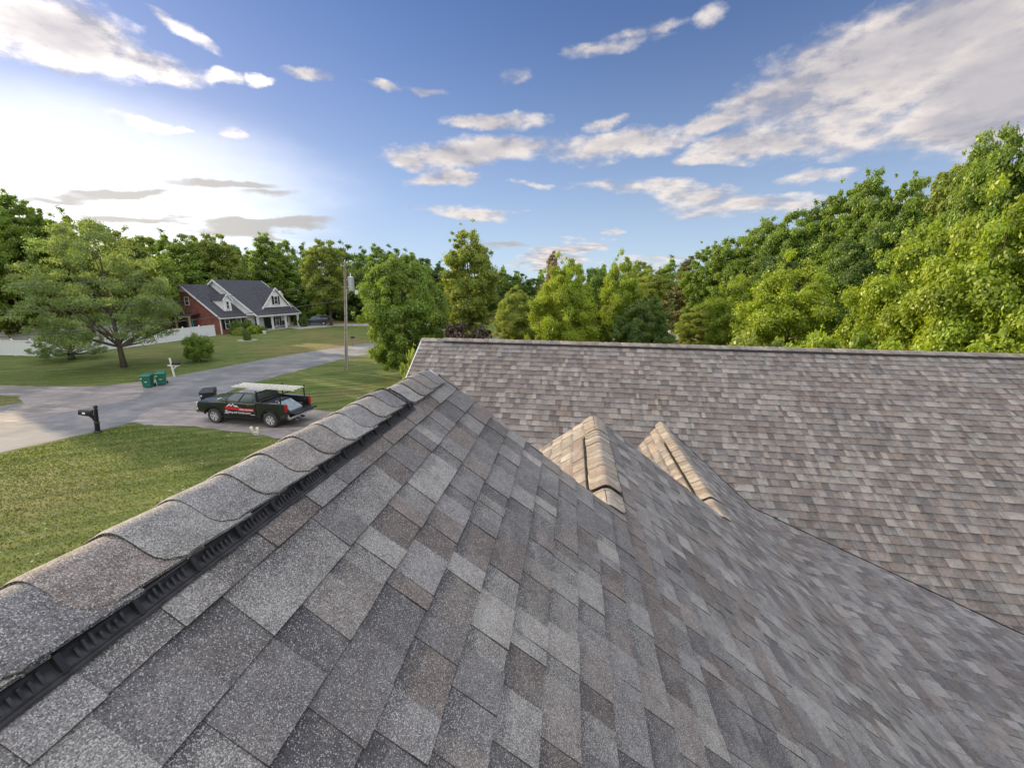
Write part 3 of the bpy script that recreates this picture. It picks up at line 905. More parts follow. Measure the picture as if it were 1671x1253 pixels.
def arch(cx, r, n=10, z=0.43):
    return [(cx + r * math.cos(math.pi * i / n), z + r * math.sin(math.pi * i / n)) for i in range(n + 1)]


def xz(mb, poly, y0, y1):
    return mb.prism(poly, (0, y0, 0), (1, 0, 0), (0, 1, 0), (0, 0, 1), y1 - y0)


XW = 1.80; RW = 0.43
mb = MB()
# front body to the back of the cab, with front arch
ar = [(p[0], max(p[1], .50)) for p in arch(XW, 0.53)]
xz(mb, [(-.98, .52), (1.20, .52)] + ar[::-1][1:-1] + [(2.42, .52), (2.84, .60), (2.90, .95), (2.86, 1.17), (2.70, 1.25), (1.20, 1.335), (-.98, 1.335)], -.985, .985)
body = mb.build('body', M['blackpaint'], truck, bevel=.09)
mb = MB()
arr_ = [(p[0], max(p[1], .50)) for p in arch(-XW, 0.53)]
bed = [(-2.86, .62), (-2.36, .55)] + arr_[::-1][1:-1] + [(-1.24, .52), (-1.0, .52), (-1.0, 1.40), (-2.86, 1.38)]
xz(mb, bed, .86, .985); xz(mb, bed, -.985, -.86)
mb.span((-2.86, -.86, .80), (-1.0, .86, .86)); mb.span((-1.04, -.86, .8), (-.99, .86, 1.38))
mb.build('bed', M['blackpaint'], truck, bevel=.03)
# hood bulge
mb = MB(); mb.add([(1.25, -.80, 1.33), (1.25, .80, 1.33), (2.80, .78, 1.20), (2.80, -.78, 1.20), (1.35, -.55, 1.40), (1.35, .55, 1.40), (2.62, .52, 1.31), (2.62, -.52, 1.31)],
                  [(4, 5, 6, 7), (0, 1, 5, 4), (1, 2, 6, 5), (2, 3, 7, 6), (3, 0, 4, 7)])
mb.build('hood', M['blackpaint'], truck, bevel=.03)
# cab
mb = MB()
lo = [(1.28, .93), (-.96, .93), (-.96, -.93), (1.28, -.93)]; hi = [(.42, .74), (-.82, .74), (-.82, -.74), (.42, -.74)]
vs = [(x, y, 1.33) for x, y in lo] + [(x, y, 1.83) for x, y in hi]
mb.add(vs, [(4, 5, 6, 7), (0, 1, 5, 4), (1, 2, 6, 5), (2, 3, 7, 6), (3, 0, 4, 7)])
cab = mb.build('cab', M['blackpaint'], truck, bevel=.05)


def cabpt(side, u, w):
    """point on the side glass plane: u along x (0 = rear, 1 = front), w up"""
    xb = -.96 + u * 2.24; xt = -.82 + u * 1.24
    return Vector((xb + (xt - xb) * w, side * (.93 - .19 * w + .006), 1.33 + .50 * w))


for side in (-1, 1):
    for u0, u1 in ((.10, .46), (.52, .88)):
        mb = MB(); f = lambda u, w: cabpt(side, u, w)
        top1 = min(u1, .97)
        mb.quad(f(u0, .14), f(u1, .14), f(u1 if u1 < .6 else .90, .86), f(u0, .86))
        mb.build('side_window', M['glass'], truck)
mb = MB(); mb.quad((1.215, -.83, 1.385), (1.215, .83, 1.385), (.485, .70, 1.80), (.485, -.70, 1.80)); mb.build('windscreen', M['glass'], truck)
mb = MB(); mb.quad((-.958, -.74, 1.44), (-.958, .74, 1.44), (-.845, .64, 1.77), (-.845, -.64, 1.77)); mb.build('rear_window', M['glass'], truck)
for side in (-1, 1):
    f = lambda u, w: cabpt(side, u, w)
    MB().beam(f(.49, .05), f(.49, .9), .05, .02).build('door_pillar', M['black'], truck)
    MB().beam(f(.06, .06), f(.98, .06), .03, .02).build('window_trim', M['chrome'], truck)
# wheels
for sx in (1, -1):
    for sy in (1, -1):
        y = sy * .86
        axs = (Vector((1, 0, 0)), Vector((0, 0, 1)), Vector((0, sy, 0)))
        mb = MB(); mb.lathe([(.27, -.14), (.39, -.15), (.425, -.11), (.43, -.05), (.43, .05), (.425, .11), (.39, .15), (.27, .14), (.25, .10)], (sx * XW, y, RW), 28, axs)
        wh = MB().lathe([(.10, -.12), (.26, -.13), (.26, .02), (.10, .02)], (sx * XW, y, RW), 24, axs).build('wheel', M['black'], truck)
        mb.build('tyre', M['tyre'], wh, smooth=False)
        mb = MB()
        for k in range(6):
            t = k * math.pi / 3 + .2
            for dt in (-.17, .17):
                a = Vector((sx * XW + .06 * math.cos(t), y + sy * .085, RW + .06 * math.sin(t))); b = Vector((sx * XW + .255 * math.cos(t + dt), y + sy * .105, RW + .255 * math.sin(t + dt)))
                mb.beam(a, b, .035, .03, (0, 1, 0))
        mb.lathe([(.055, .06), (.055, .115), (.03, .125)], (sx * XW, y, RW), 14, axs)
        mb.lathe([(.272, .10), (.272, .125), (.25, .125), (.25, .10)], (sx * XW, y, RW), 28, axs)
        mb.build('rim', M['rim'], wh)
        mb = MB()
        for i in range(12):
            t0 = math.pi * i / 12; t1 = math.pi * (i + 1) / 12
            mb.beam((sx * XW + .56 * math.cos(t0), sy * 1.0, RW + .10 + .52 * math.sin(t0)), (sx * XW + .56 * math.cos(t1), sy * 1.0, RW + .10 + .52 * math.sin(t1)), .07, .06, (0, 1, 0))
        mb.build('fender_flare', M['black'], truck)
# bumpers, grille, lamps, mirrors, handles, tailgate
MB().span((2.84, -.97, .55), (3.0, .97, .80)).build('front_bumper', M['chrome'], truck, bevel=.04)
MB().span((2.86, -.60, .86), (2.925, .60, 1.14)).build('grille', M['black'], truck, bevel=.02)
for sy in (1, -1):
    MB().span((2.80, sy * .64, .92), (2.93, sy * .95, 1.16)).build('headlight', M['lens'], truck, bevel=.03)
    MB().span((-2.90, sy * .86, .95), (-2.80, sy * .992, 1.33)).build('tail_light', M['redlamp'], truck, bevel=.015)
    mb = MB(); mb.span((1.0, sy * 1.02, 1.36), (1.12, sy * 1.26, 1.56)); mb.beam((1.05, sy * .92, 1.37), (1.05, sy * 1.05, 1.42), .05, .04); mb.build('side_mirror', M['chrome'] if sy == NS else M['black'], truck, bevel=.02)
    for hx in (-.62, .32):
        MB().beam((hx, sy * 1.0, 1.20), (hx + .2, sy * 1.0, 1.20), .03, .035).build('door_handle', M['chrome'], truck)
    for dx in (-.90, .15, 1.08): MB().beam((dx, sy * .987, .60), (dx, sy * .987, 1.32), .006, .012, (1, 0, 0)).build('door_seam', M['tyre'], truck)
    mb = MB(); mb.beam((-.95, sy * 1.03, .50), (1.15, sy * 1.03, .50), .16, .05); mb.build('running_board', M['black'], truck, bevel=.01)
tg = MB().span((-3.42, -.80, .80), (-2.87, .80, .87)).build('tailgate', M['black'], truck, bevel=.015)
mb = MB(); mb.span((-3.02, -.95, .52), (-2.86, .95, .68)); mb.build('rear_bumper', M['chrome'], truck, bevel=.03)
MB().span((-3.15, -.05, .42), (-2.95, .05, .50)).build('tow_hitch', M['black'], truck); MB().tube([(-3.0, NS * .5, .45), (-3.12, NS * .5, .42)], .035).build('exhaust_pipe', M['chrome'], truck)
# ladder rack
mb = MB()
for x in (-1.12, -2.55):
    for sy in (-1, 1):
        mb.beam((x, sy * .93, 1.38), (x, sy * .93, 1.94), .05, .05)
        mb.beam((x, sy * .93, 1.94), (x, sy * 1.0, 2.02), .05, .05)
    mb.beam((x, -.96, 1.92), (x, .96, 1.92), .05, .05)
for sy in (-1, 1):
    mb.beam((-1.15, sy * .93, 1.44), (-2.2, sy * .93, 1.85), .03, .03)
mb.build('ladder_rack', M['black'], truck)
# load in the bed
mb = MB(); mb.span((-1.75, -.7, .86), (-1.10, .55, 1.30)); mb.build('tool_box', M['black'], truck, bevel=.02)


def text(name, s, size, loc, material, parent, thick=.004):
    cu = bpy.data.curves.new(name, 'FONT'); cu.body = s; cu.size = size; cu.extrude = thick; cu.align_x = 'CENTER'
    ob = bpy.data.objects.new(name, cu); COL.objects.link(ob)
    bpy.context.view_layer.update()
    dg = bpy.context.evaluated_depsgraph_get()
    me = bpy.data.meshes.new_from_object(ob.evaluated_get(dg))
    bpy.data.objects.remove(ob)
    me.materials.clear(); me.materials.append(material)
    o = bpy.data.objects.new(name, me); COL.objects.link(o)
    o.parent = parent
    # text plane: reading direction along -x when seen from +y side of the truck (NS = 1)
    X = Vector((-1 * NS, 0, 0)); Z = Vector((0, 0, 1)); Y = Z; N_ = Vector((0, NS, 0))
    mt = Matrix((X, Z, N_)).transposed().to_4x4(); mt.translation = Vector(loc)
    o.matrix_local = mt
    return o


ys = NS * .990
# red logo panel with a white mountain line over it
mb = MB(); mb.prism([(-.05, .89), (.98, .89), (.98, 1.05), (-.05, 1.05)], (0, ys - .004, 0), (1, 0, 0), (0, 1, 0), (0, 0, 1), .006)
mb.prism([(-.86, .86), (-.04, .86), (-.04, 1.0), (-.86, 1.0)], (0, ys - .004, 0), (1, 0, 0), (0, 1, 0), (0, 0, 1), .006)
mb.build('door_logo', M['red'], truck)
mb = MB(); mb.prism([(.10, 1.04), (.22, 1.16), (.29, 1.11), (.44, 1.25), (.58, 1.13), (.66, 1.22), (.92, 1.04), (.80, 1.07), (.66, 1.14), (.58, 1.07), (.44, 1.16), (.30, 1.05), (.22, 1.09)], (0, ys, 0), (1, 0, 0), (0, 1, 0), (0, 0, 1), .008)
mb.build('logo_mountains', M['print'], truck)
text('phone_number', '(256) 225-5518', .135, (-.36, ys + NS * .004, .885), M['print'], truck)
text('door_lettering', 'Roofing and Construction', .155, (.18, ys + NS * .004, .70), M['print'], truck)
for x0, x1, z in ((.76, 1.06, .655), (-.88, -.62, .655), (.80, 1.02, .80)): MB().span((x0, ys - .003, z), (x1, ys + .004, z + .022)).build('door_stripe', M['print'], truck)

truck_m = Matrix.Translation(truck.location) @ Matrix.Rotation(TRZ, 4, 'Z')
# ladder on the rack
lad = thing('extension_ladder', 'aluminium extension ladder lying on the rack of the black pickup', 'ladder', truck_m @ Vector((-.95, 0, 1.96)), TRZ)
for nm, yo, z, x0, x1 in (('ladder_section', 0.0, 0.0, -1.95, 2.05), ('ladder_section', .0, .085, -2.15, 1.85)):
    mb = MB()
    for yy in (-.25, .25): mb.beam((x0, yo + yy, z + .04), (x1, yo + yy, z + .04), .028, .07)
    x = x0 + .15
    while x < x1: mb.tube([(x, yo - .25, z + .04), (x, yo + .25, z + .04)], .014, 6); x += .30
    mb.build(nm, M['alu'], lad)
# pale blue-white sheet leaning in the open bed
case = thing('storage_case', 'pale blue grey case tilted in the open bed of the pickup', 'case', truck_m @ Vector((-2.45, NS * .18, .865)), TRZ)
mb = MB(); mb.slab((-.42, -.48, .10), (-.42, .48, .10), (.30, .48, .52), (.30, -.48, .52), .09); mb.build('lid', plain('pale_blue_panel', (.24, .30, .33), .3, noise=.25, scale=3), case, bevel=.01)
mb = MB(); mb.span((-.40, -.46, 0), (.34, .46, .12)); mb.span((.0, -.46, .10), (.34, .46, .36)); mb.build('box', M['grey'], case, bevel=.01)
bag = thing('tool_bag', 'dark bulky tool bag behind the cab in the pickup bed', 'bag', truck_m @ Vector((-2.0, NS * .55, .865)), TRZ)
mb = MB(); mb.lathe([(.10, 0), (.22, .03), (.26, .2), (.22, .40), (.08, .46)], (0, 0, 0), 10); mb.build('sack', M['tyre'], bag, smooth=True)
MB().tube([(-.12, 0, .42), (-.08, 0, .54), (.08, 0, .54), (.12, 0, .42)], .014, 6).build('handle', M['grey'], bag)
bag = thing('tarpaulin_roll', 'rolled dark tarpaulin at the far side of the pickup bed', 'roll', truck_m @ Vector((-2.05, -NS * .42, .865)), TRZ)
MB().tube([(-.75, 0, .13), (.7, 0, .13)], .13, 12).build('roll', M['black'], bag); MB().tube([(-.3, 0, .13), (-.26, 0, .13)], .137, 12).build('strap', M['grey'], bag)

# ------------------------------------------------------------------ bins
def wheelie_bin(loc, rz, label, material, h=1.06, w=.60, group=None):
    t = thing('wheeled_bin', label, 'trash bin', loc, rz, group)
    mb = MB(); lo_, hi_ = w * .40, w * .50; dl, dh = w * .44, w * .58
    vs = [(-lo_, -dl, .05), (lo_, -dl, .05), (lo_, dl, .05), (-lo_, dl, .05), (-hi_, -dh, h * .84), (hi_, -dh, h * .84), (hi_, dh, h * .84), (-hi_, dh, h * .84)]
    mb.add(vs, [(0, 3, 2, 1), (4, 5, 6, 7), (0, 1, 5, 4), (1, 2, 6, 5), (2, 3, 7, 6), (3, 0, 4, 7)]); mb.span((-hi_ - .02, -dh - .02, h * .78), (hi_ + .02, dh + .02, h * .86))
    mb.build('bin_body', material, t, bevel=.03)
    mb = MB(); mb.add([(-hi_ - .04, -dh - .06, h * .865), (hi_ + .04, -dh - .06, h * .865), (hi_ + .04, dh + .04, h * .93), (-hi_ - .04, dh + .04, h * .93),
                       (-hi_ + .04, -dh + .06, h * .94), (hi_ - .04, -dh + .06, h * .94), (hi_ - .04, dh - .04, h), (-hi_ + .04, dh - .04, h)],
                      [(0, 3, 2, 1), (4, 5, 6, 7), (0, 1, 5, 4), (1, 2, 6, 5), (2, 3, 7, 6), (3, 0, 4, 7)]); mb.build('lid', material, t, bevel=.02)
    MB().tube([(-hi_, dh + .07, h * .88), (hi_, dh + .07, h * .88)], .02, 8).build('handle', material, t)
    for sx in (-1, 1):
        MB().lathe([(.11, -.03), (.12, -.02), (.12, .02), (.11, .03)], (sx * (hi_ - .01), dl + .05, .12), 14, (Vector((0, 1, 0)), Vector((0, 0, 1)), Vector((1, 0, 0)))).build('wheel', M['black'], t)
    MB().box((0, -(dl + dh) / 2 - .012, h * .45), (.14, .012, .04)).build('front_label', M['print'], t)
    MB().box((-hi_ * .72, -dh - .028, h * .72), (.07, .012, .08)).build('corner_sticker', M['print'], t)
    return t
p = spot(243, 632); wheelie_bin((p.x, p.y, 0), math.radians(22), 'green wheeled bin at the lane edge, farther from the white mailbox', M['green'], group='green bins at the lane edge')
p = spot(265, 627.5); b2 = wheelie_bin((p.x, p.y, 0), math.radians(34), 'green wheeled bin at the lane edge, next to the white mailbox', M['green'], group='green bins at the lane edge')
p = faraway(343, 660, 31.0); wheelie_bin((p.x, p.y, 0), math.radians(25), 'black wheeled bin standing beyond the front of the pickup', M['black'], h=1.22, w=.74)

# ------------------------------------------------------------------ mailboxes
def boxshape(mb, L, w, h, x0, z0):
    poly = [(-w / 2, 0), (w / 2, 0), (w / 2, h * .55)] + [(w / 2 * math.cos(t), h * .55 + h * .45 * math.sin(t)) for t in [math.pi * k / 8 for k in range(1, 8)]] + [(-w / 2, h * .55)]
    return mb.prism(poly, (x0, 0, z0), (0, 1, 0), (1, 0, 0), (0, 0, 1), L)
p = spot(159.5, 706)
t = thing('mailbox', 'black mailbox with white number plate on a thick ornamental post', 'mailbox', (p.x, p.y, 0), math.radians(196))
t.rotation_euler = (0, math.radians(-7), math.radians(196))
mb = MB(); mb.lathe([(.17, 0), (.17, .06), (.12, .10), (.105, .14), (.10, .52), (.12, .53), (.12, .57), (.085, .60), (.078, 1.22), (.10, 1.24), (.10, 1.27), (.05, 1.30), (.045, 1.33), (.085, 1.37), (.09, 1.43), (.05, 1.49), (.01, 1.51)], (0, 0, 0), 14); mb.build('post', M['black'], t)
mb = MB(); mb.prism([(0.05, .92), (.10, .80), (.16, .70), (.05, .58)], (0, -.03, 0), (1, 0, 0), (0, 1, 0), (0, 0, 1), .06); mb.prism([(.05, .98), (.60, .98), (.60, .93), (.30, .90), (.12, .72), (.05, .62)], (0, -.03, 0), (1, 0, 0), (0, 1, 0), (0, 0, 1), .06); mb.build('bracket', M['black'], t)
mb = MB(); boxshape(mb, .52, .20, .24, .16, .985); mb.build('box', M['black'], t)
mb = MB(); mb.box((.45, .108, 1.075), (.12, .012, .09)); mb.build('number_plate', M['print'], t)

p = spot(285, 615)
t = thing('mailbox', 'small black mailbox on a white wooden cross shaped post behind the bins', 'mailbox', (p.x, p.y, 0), math.radians(8))
mb = MB(); mb.beam((0, 0, 0), (-.10, 0, 1.62), .10, .10); mb.beam((-.35, 0, .98), (.55, 0, .98), .09, .09); mb.beam((-.06, 0, .62), (.34, 0, .95), .07, .07); mb.build('post', M['whitewood'], t)
mb = MB(); boxshape(mb, .55, .19, .22, .02, 1.03); mb.build('box', M['black'], t)
p = spot(576, 564)
t = thing('mailbox', 'dark distant mailbox on a thin post beside the utility pole', 'mailbox', (p.x, p.y, 0), math.radians(20))
mb = MB(); mb.beam((0, 0, 0), (0, 0, 1.25), .10, .10); mb.beam((-.35, 0, .95), (.3, 0, .95), .08, .08); mb.build('post', M['wood'], t)
mb = MB(); boxshape(mb, .5, .19, .24, -.2, .99); mb.build('box', M['black'], t)

# ------------------------------------------------------------------ pale boots on the lawn
p = spot(416, 707)
for i, (dx, lean, lab) in enumerate(((-.12, .10, 'cream rubber boot leaning on the lawn by the rear wheel, toe turned out'), (.20, -.03, 'cream rubber boot upright on the lawn, closer to the rear wheel'))):
    t = thing('rubber_boot', lab, 'boot', (p.x + dx, p.y - dx * .3, 0), math.radians(10 if i == 0 else 100), 'pale boots on the lawn')
    mb = MB(); mb.tube([(lean * -.6, 0, .36), (lean * -.3, 0, .24), (0, 0, .12), (.015, 0, .05)], [.075, .068, .052, .055], 10); mb.tube([(-.05, 0, .045), (.06, 0, .045), (.15, 0, .04), (.185, 0, .035)], [.045, .048, .045, .03], 8); mb.build('boot_shaft', M['pale'], t, smooth=True)
    MB().box((.06, 0, .008), (.26, .09, .016)).build('sole', M['wood'], t)

# ------------------------------------------------------------------ utility pole and wires
p = spot(565.5, 603)
PB = Vector((p.x, p.y, 0)); lean = Vector((-.042, -.01, 0))
t = thing('utility_pole', 'tall leaning wooden utility pole with transformer and pale conduit', 'utility pole', PB)
at_ = lambda z, dx=0.0, dy=0.0: Vector((.075 * z + dx, 0 + dy, z))
MB().tube([at_(-.3), at_(3), at_(6), at_(9.6)], [.15, .135, .12, .10], 12).build('pole', M['wood'], t)
MB().tube([at_(0, .14, -.14), at_(3, .15, -.14), at_(7.3, .14, -.14)], .055, 8).build('conduit', M['grey'], t)
mb = MB(); c = at_(7.75, .52, 0); mb.lathe([(.05, -.62), (.24, -.60), (.26, -.5), (.26, .5), (.28, .52), (.28, .56), (.10, .66)], c, 16); tr = mb.build('transformer', M['grey'], t, smooth=False)
MB().tube([c + Vector((0, 0, .62)), c + Vector((0, 0, .95))], [.05, .035], 8).build('bushing', M['trim'], tr)
for bz in (8.1, 7.5): MB().beam(at_(bz, .1), at_(bz, .45), .06, .06).build('bracket', M['grey'], t)
mb = MB(); mb.tube([at_(6.9, .12), at_(7.15, .45), at_(7.15, .95)], .03, 8); mb.build('lamp_arm', M['grey'], t)
mb = MB(); mb.lathe([(.05, .14), (.13, .08), (.17, -.05), (.17, -.22), (.10, -.30)], at_(7.1, 1.0), 12); mb.build('lamp_head', plain('frosted_lamp_cover', (.6, .62, .6), .3), t)
mb = MB(); mb.lathe([(.03, 0), (.07, .05), (.04, .1), (.07, .15), (.03, .22)], at_(9.58), 10); mb.lathe([(.03, 0), (.06, .05), (.03, .1), (.06, .15), (.03, .2)], at_(9.3, -.35), 8); mb.beam(at_(9.3, -.4), at_(9.3, .1), .06, .06); mb.build('insulator', M['grey'], t)
MB().tube([at_(9.2, .1), at_(8.9, .4), c + Vector((0, 0, .95))], .012, 5).build('jumper_wire', M['black'], t)


def wire(a, b, sag, r, label, cat='cable'):
    pts = []
    for i in range(33):
        u = i / 32; q = a.lerp(b, u); q.z -= sag * 4 * u * (1 - u); pts.append(q)
    o = MB().tube(pts, r, 5).build('overhead_wire', M['lip'], None)
    return tag(o, label, cat, 'wires from the utility pole')


Pn = Vector((-62, 4, 0))
wire(PB + at_(9.5), Pn + Vector((0, 0, 9.0)), 2.1, .012, 'highest thin overhead wire running from the utility pole towards the left')
wire(PB + at_(7.9), Pn + Vector((0, 0, 7.6)), 2.2, .016, 'middle overhead wire passing in front of the white gabled house')
wire(PB + at_(6.4), Pn + Vector((0, 0, 6.1)), 2.15, .026, 'lowest and thickest overhead cable crossing in front of the white fence')
wire(PB + at_(9.4), Vector((30, 80, 9.0)), .9, .010, 'thin overhead wire running from the pole towards the far trees')

# ------------------------------------------------------------------ neighbour's house (u along the front, q back from it)
D_ = Vector((.25, .968, 0)).normalized(); P_ = Vector((.968, -.25, 0)).normalized()
M0 = Vector((-42.3, 66.5, 0))
G0 = M0 - P_ * 2.19 - D_ * 4.56             # garage wing front corner
nh = thing('brick_and_white_house', 'white and red brick house with dark gabled roofs across the lane', 'house', M0)


def H(s, q, z, g=False):
    o = (G0 if g else M0)
    return o + D_ * s - P_ * q + Vector((0, 0, z)) - M0


def gable(mb, pts, n, t=.15):
    k = len(pts)
    mb.add([Vector(p) for p in pts] + [Vector(p) + n * t for p in pts], [tuple(range(k)), tuple(range(2 * k - 1, k - 1, -1))] + [(i, (i + 1) % k, (i + 1) % k + k, i + k) for i in range(k)])


WG = 6.8; EG = 2.78; RG = 7.6; SG = (RG - EG) / WG
# garage wing: brick gable end and front
mb = MB()
gable(mb, [H(0, .2, 0, 1), H(0, 2 * WG - .2, 0, 1), H(0, 2 * WG - .2, EG + .1, 1), H(0, WG, RG - .1, 1), H(0, .2, EG + .1, 1)], D_)
gable(mb, [H(0.15, .2, 0, 1), H(4.6, .2, 0, 1), H(4.6, .2, EG, 1), H(.15, .2, EG, 1)], -P_)
gable(mb, [H(0.15, 2 * WG - .2, 0, 1), H(10, 2 * WG - .2, 0, 1), H(10, 2 * WG - .2, EG, 1), H(.15, 2 * WG - .2, EG, 1)], P_)
mb.build('brick_wall', M['brick'], nh)
rf = MB(); ov = .35
rf.slab(H(-.35, -ov, EG - ov * SG, 1), H(4.7, -ov, EG - ov * SG, 1), H(4.7, WG, RG, 1), H(-.35, WG, RG, 1), .12)
rf.slab(H(-.35, 2 * WG + ov, EG - ov * SG, 1), H(10, 2 * WG + ov, EG - ov * SG, 1), H(10, WG, RG, 1), H(-.35, WG, RG, 1), .12)
rf.slab(H(4.7, WG, RG, 1), H(8, WG, RG, 1), H(8, 4, RG - 2.8 * SG, 1), H(4.7, 4, RG - 2.8 * SG, 1), .12)
roof1 = rf.build('roof', M['darkroof'], nh)
mb = MB()
for q0, q1 in ((-ov, WG), (2 * WG + ov, WG)):
    z0_ = EG - ov * SG
    mb.beam(H(-.37, q0, z0_ - .10, 1), H(-.37, q1, RG - .10, 1), .05, .24)
mb.beam(H(-.35, -ov - .03, EG - ov * SG - .08, 1), H(4.6, -ov - .03, EG - ov * SG - .08, 1), .1, .14)
mb.beam(H(-.05, .08, 0, 1), H(-.05, .08, EG - .2, 1), .13, .13)
gable(mb, [H(-.02, WG - 1.3, RG - 1.3 * SG - .25, 1), H(-.02, WG + 1.3, RG - 1.3 * SG - .25, 1), H(-.02, WG, RG - .2, 1)], -D_, .04)
mb.build('white_trim', M['trim'], nh)
# main block
WM = 7.84; EM = 2.92; RM = 8.4; SM = (RM - EM) / WM; LM = 9.0
mb = MB()
gable(mb, [H(0, 2.0, 0), H(0, 2 * WM - .2, 0), H(0, 2 * WM - .2, EM), H(0, WM, RM - .1), H(0, 0.1, EM + .05), H(0, 0.1, EM - .25), H(0, 2.0, EM - .25)], D_)
gable(mb, [H(LM, 2.0, 0), H(LM, 2 * WM - .2, 0), H(LM, 2 * WM - .2, EM), H(LM, WM, RM - .1), H(LM, 0.1, EM + .05), H(LM, 0.1, EM - .25), H(LM, 2.0, EM - .25)], -D_)
gable(mb, [H(.1, 2.0, 0), H(LM - .1, 2.0, 0), H(LM - .1, 2.0, EM + .9), H(.1, 2.0, EM + .9)], -P_)
# front gable face with its own wedge of wall
gz = lambda q: EM + SM * q
FQ = 1.25; FS0, FS1, FZ0, FZ1 = 2.45, 8.45, gz(1.25) + .02, 7.15
FM = (FS0 + FS1) / 2
gable(mb, [H(FS0, FQ, FZ0), H(FS1, FQ, FZ0), H(FM, FQ, FZ1 - .05)], -P_, .12)
mb.build('white_wall', M['siding'], nh)
rf = MB()
rf.slab(H(-.3, -.35, EM - .35 * SM), H(LM + .3, -.35, EM - .35 * SM), H(LM + .3, WM, RM), H(-.3, WM, RM), .12)
rf.slab(H(-.3, 2 * WM + .3, EM - .3 * SM), H(LM + .3, 2 * WM + .3, EM - .3 * SM), H(LM + .3, WM, RM), H(-.3, WM, RM), .12)
qr = (FZ1 - EM) / SM
rf.slab(H(FS0 - .3, FQ - .25, FZ0 - .3), H(FM, FQ - .25, FZ1), H(FM, qr, FZ1), H(FS0 - .3, FQ + .1, FZ0 - .3), .1)
rf.slab(H(FS1 + .3, FQ - .25, FZ0 - .3), H(FM, FQ - .25, FZ1), H(FM, qr, FZ1), H(FS1 + .3, FQ + .1, FZ0 - .3), .1)
roof2 = rf.build('roof', M['darkroof'], nh)
mb = MB()
mb.beam(H(-.32, -.35, EM - .35 * SM - .1), H(-.32, WM, RM - .1), .05, .26); mb.beam(H(-.32, 2 * WM, EM - .1), H(-.32, WM, RM - .1), .05, .26)
mb.beam(H(LM + .32, -.35, EM - .35 * SM - .1), H(LM + .32, WM, RM - .1), .05, .26)
mb.beam(H(-.3, -.38, EM - .35 * SM - .12), H(LM + .3, -.38, EM - .35 * SM - .12), .1, .16)
mb.beam(H(0, .0, EM - .45), H(LM, .0, EM - .45), .22, .34)
mb.beam(H(FS0 - .32, FQ - .28, FZ0 - .36), H(FM, FQ - .28, FZ1 - .06), .05, .24); mb.beam(H(FS1 + .32, FQ - .28, FZ0 - .36), H(FM, FQ - .28, FZ1 - .06), .05, .24)
mb.beam(H(FS0, FQ - .14, FZ0 + .1), H(FS1, FQ - .14, FZ0 + .1), .05, .2)
mb.build('white_trim', M['trim'], nh)
for i in range(4):
    s = .15 + i * 2.9
    mb = MB(); mb.box(H(s, .05, EM * .5 - .3), (.26, .26, EM - .6)); mb.box(H(s, .05, .12), (.38, .38, .24)); mb.box(H(s, .05, EM - .72), (.36, .36, .16)); mb.build('porch_column', M['trim'], nh)
MB().add([H(-.1, -.3, .0), H(LM, -.3, .0), H(LM, 2, .0), H(-.1, 2, .0), H(-.1, -.3, .22), H(LM, -.3, .22), H(LM, 2, .22), H(-.1, 2, .22)], [(4, 5, 6, 7), (0, 1, 5, 4), (1, 2, 6, 5), (3, 0, 4, 7)]).build('porch_floor', M['concrete'], nh)


def window(s, q, z, w, h, g=False, n=None, along=None, shut=False, par=None):
    n = n if n is not None else P_; along = along if along is not None else D_
    c = H(s, q, z, g)
    mb = MB(); ax = (along, n, ZX)
    for dz in (-h / 2, h / 2): mb.box(c + ZX * dz, (w + .16, .10, .10), ax=ax)
    for dx in (-w / 2, w / 2): mb.box(c + along * dx, (.10, .10, h), ax=ax)
    mb.box(c, (w, .07, .05), ax=ax)
    f = mb.build('window', M['trim'], nh)
    MB().box(c, (w, .04, h), ax=ax).build('pane', M['glass'], f)
    if shut:
        for dx in (-w / 2 - .24, w / 2 + .24):
            MB().box(c + along * dx, (.34, .07, h + .1), ax=ax).build('shutter', M['black'], nh)


window(1.15, .15, 1.55, .75, 1.5, True, shut=True); window(3.25, .15, 1.55, .75, 1.5, True, shut=True)
window(0, WG + -.6, 5.0, .8, 1.2, True, n=-D_, along=P_)
window(1.6, 1.93, 1.45, .8, 1.9); window(6.0, 1.93, 1.45, .8, 1.9, shut=True); window(8.1, 1.93, 1.6, .7, 1.4)
window(FM, FQ - .1, 5.0, .75, 1.35, shut=True)
dr = MB().box(H(3.9, 1.93, 1.2), (1.5, .08, 2.2), ax=(D_, P_, ZX)).build('front_door', M['black'], nh)
MB().box(H(4.3, 1.86, 1.1), (.06, .05, .2), ax=(D_, P_, ZX)).build('handle', M['chrome'], dr)
# dormer on the garage roof
DS, DW, DZ0, DZE, DZP = 2.35, 1.35, EG + 1.0 * SG, 5.35, 6.15
mb = MB()
gable(mb, [H(DS - DW / 2, 1.0, DZ0, 1), H(DS + DW / 2, 1.0, DZ0, 1), H(DS + DW / 2, 1.0, DZE, 1), H(DS, 1.0, DZP, 1), H(DS - DW / 2, 1.0, DZE, 1)], -P_, .1)
qe = (DZE - EG) / SG
for sg in (-1, 1):
    gable(mb, [H(DS + sg * DW / 2, 1.05, DZ0, 1), H(DS + sg * DW / 2, 1.05, DZE, 1), H(DS + sg * DW / 2, qe, DZE, 1)], D_ * -sg, .08)
mb.build('dormer_wall', M['siding'], nh)
qp = (DZP - EG) / SG; mb = MB()
for sg in (-1, 1):
    mb.slab(H(DS + sg * (DW / 2 + .18), .8, DZE - .2, 1), H(DS, .8, DZP, 1), H(DS, qp, DZP, 1), H(DS + sg * (DW / 2 + .18), qe - .2, DZE - .2, 1), .08)
mb.build('dormer_roof', M['darkroof'], nh)
mb = MB()
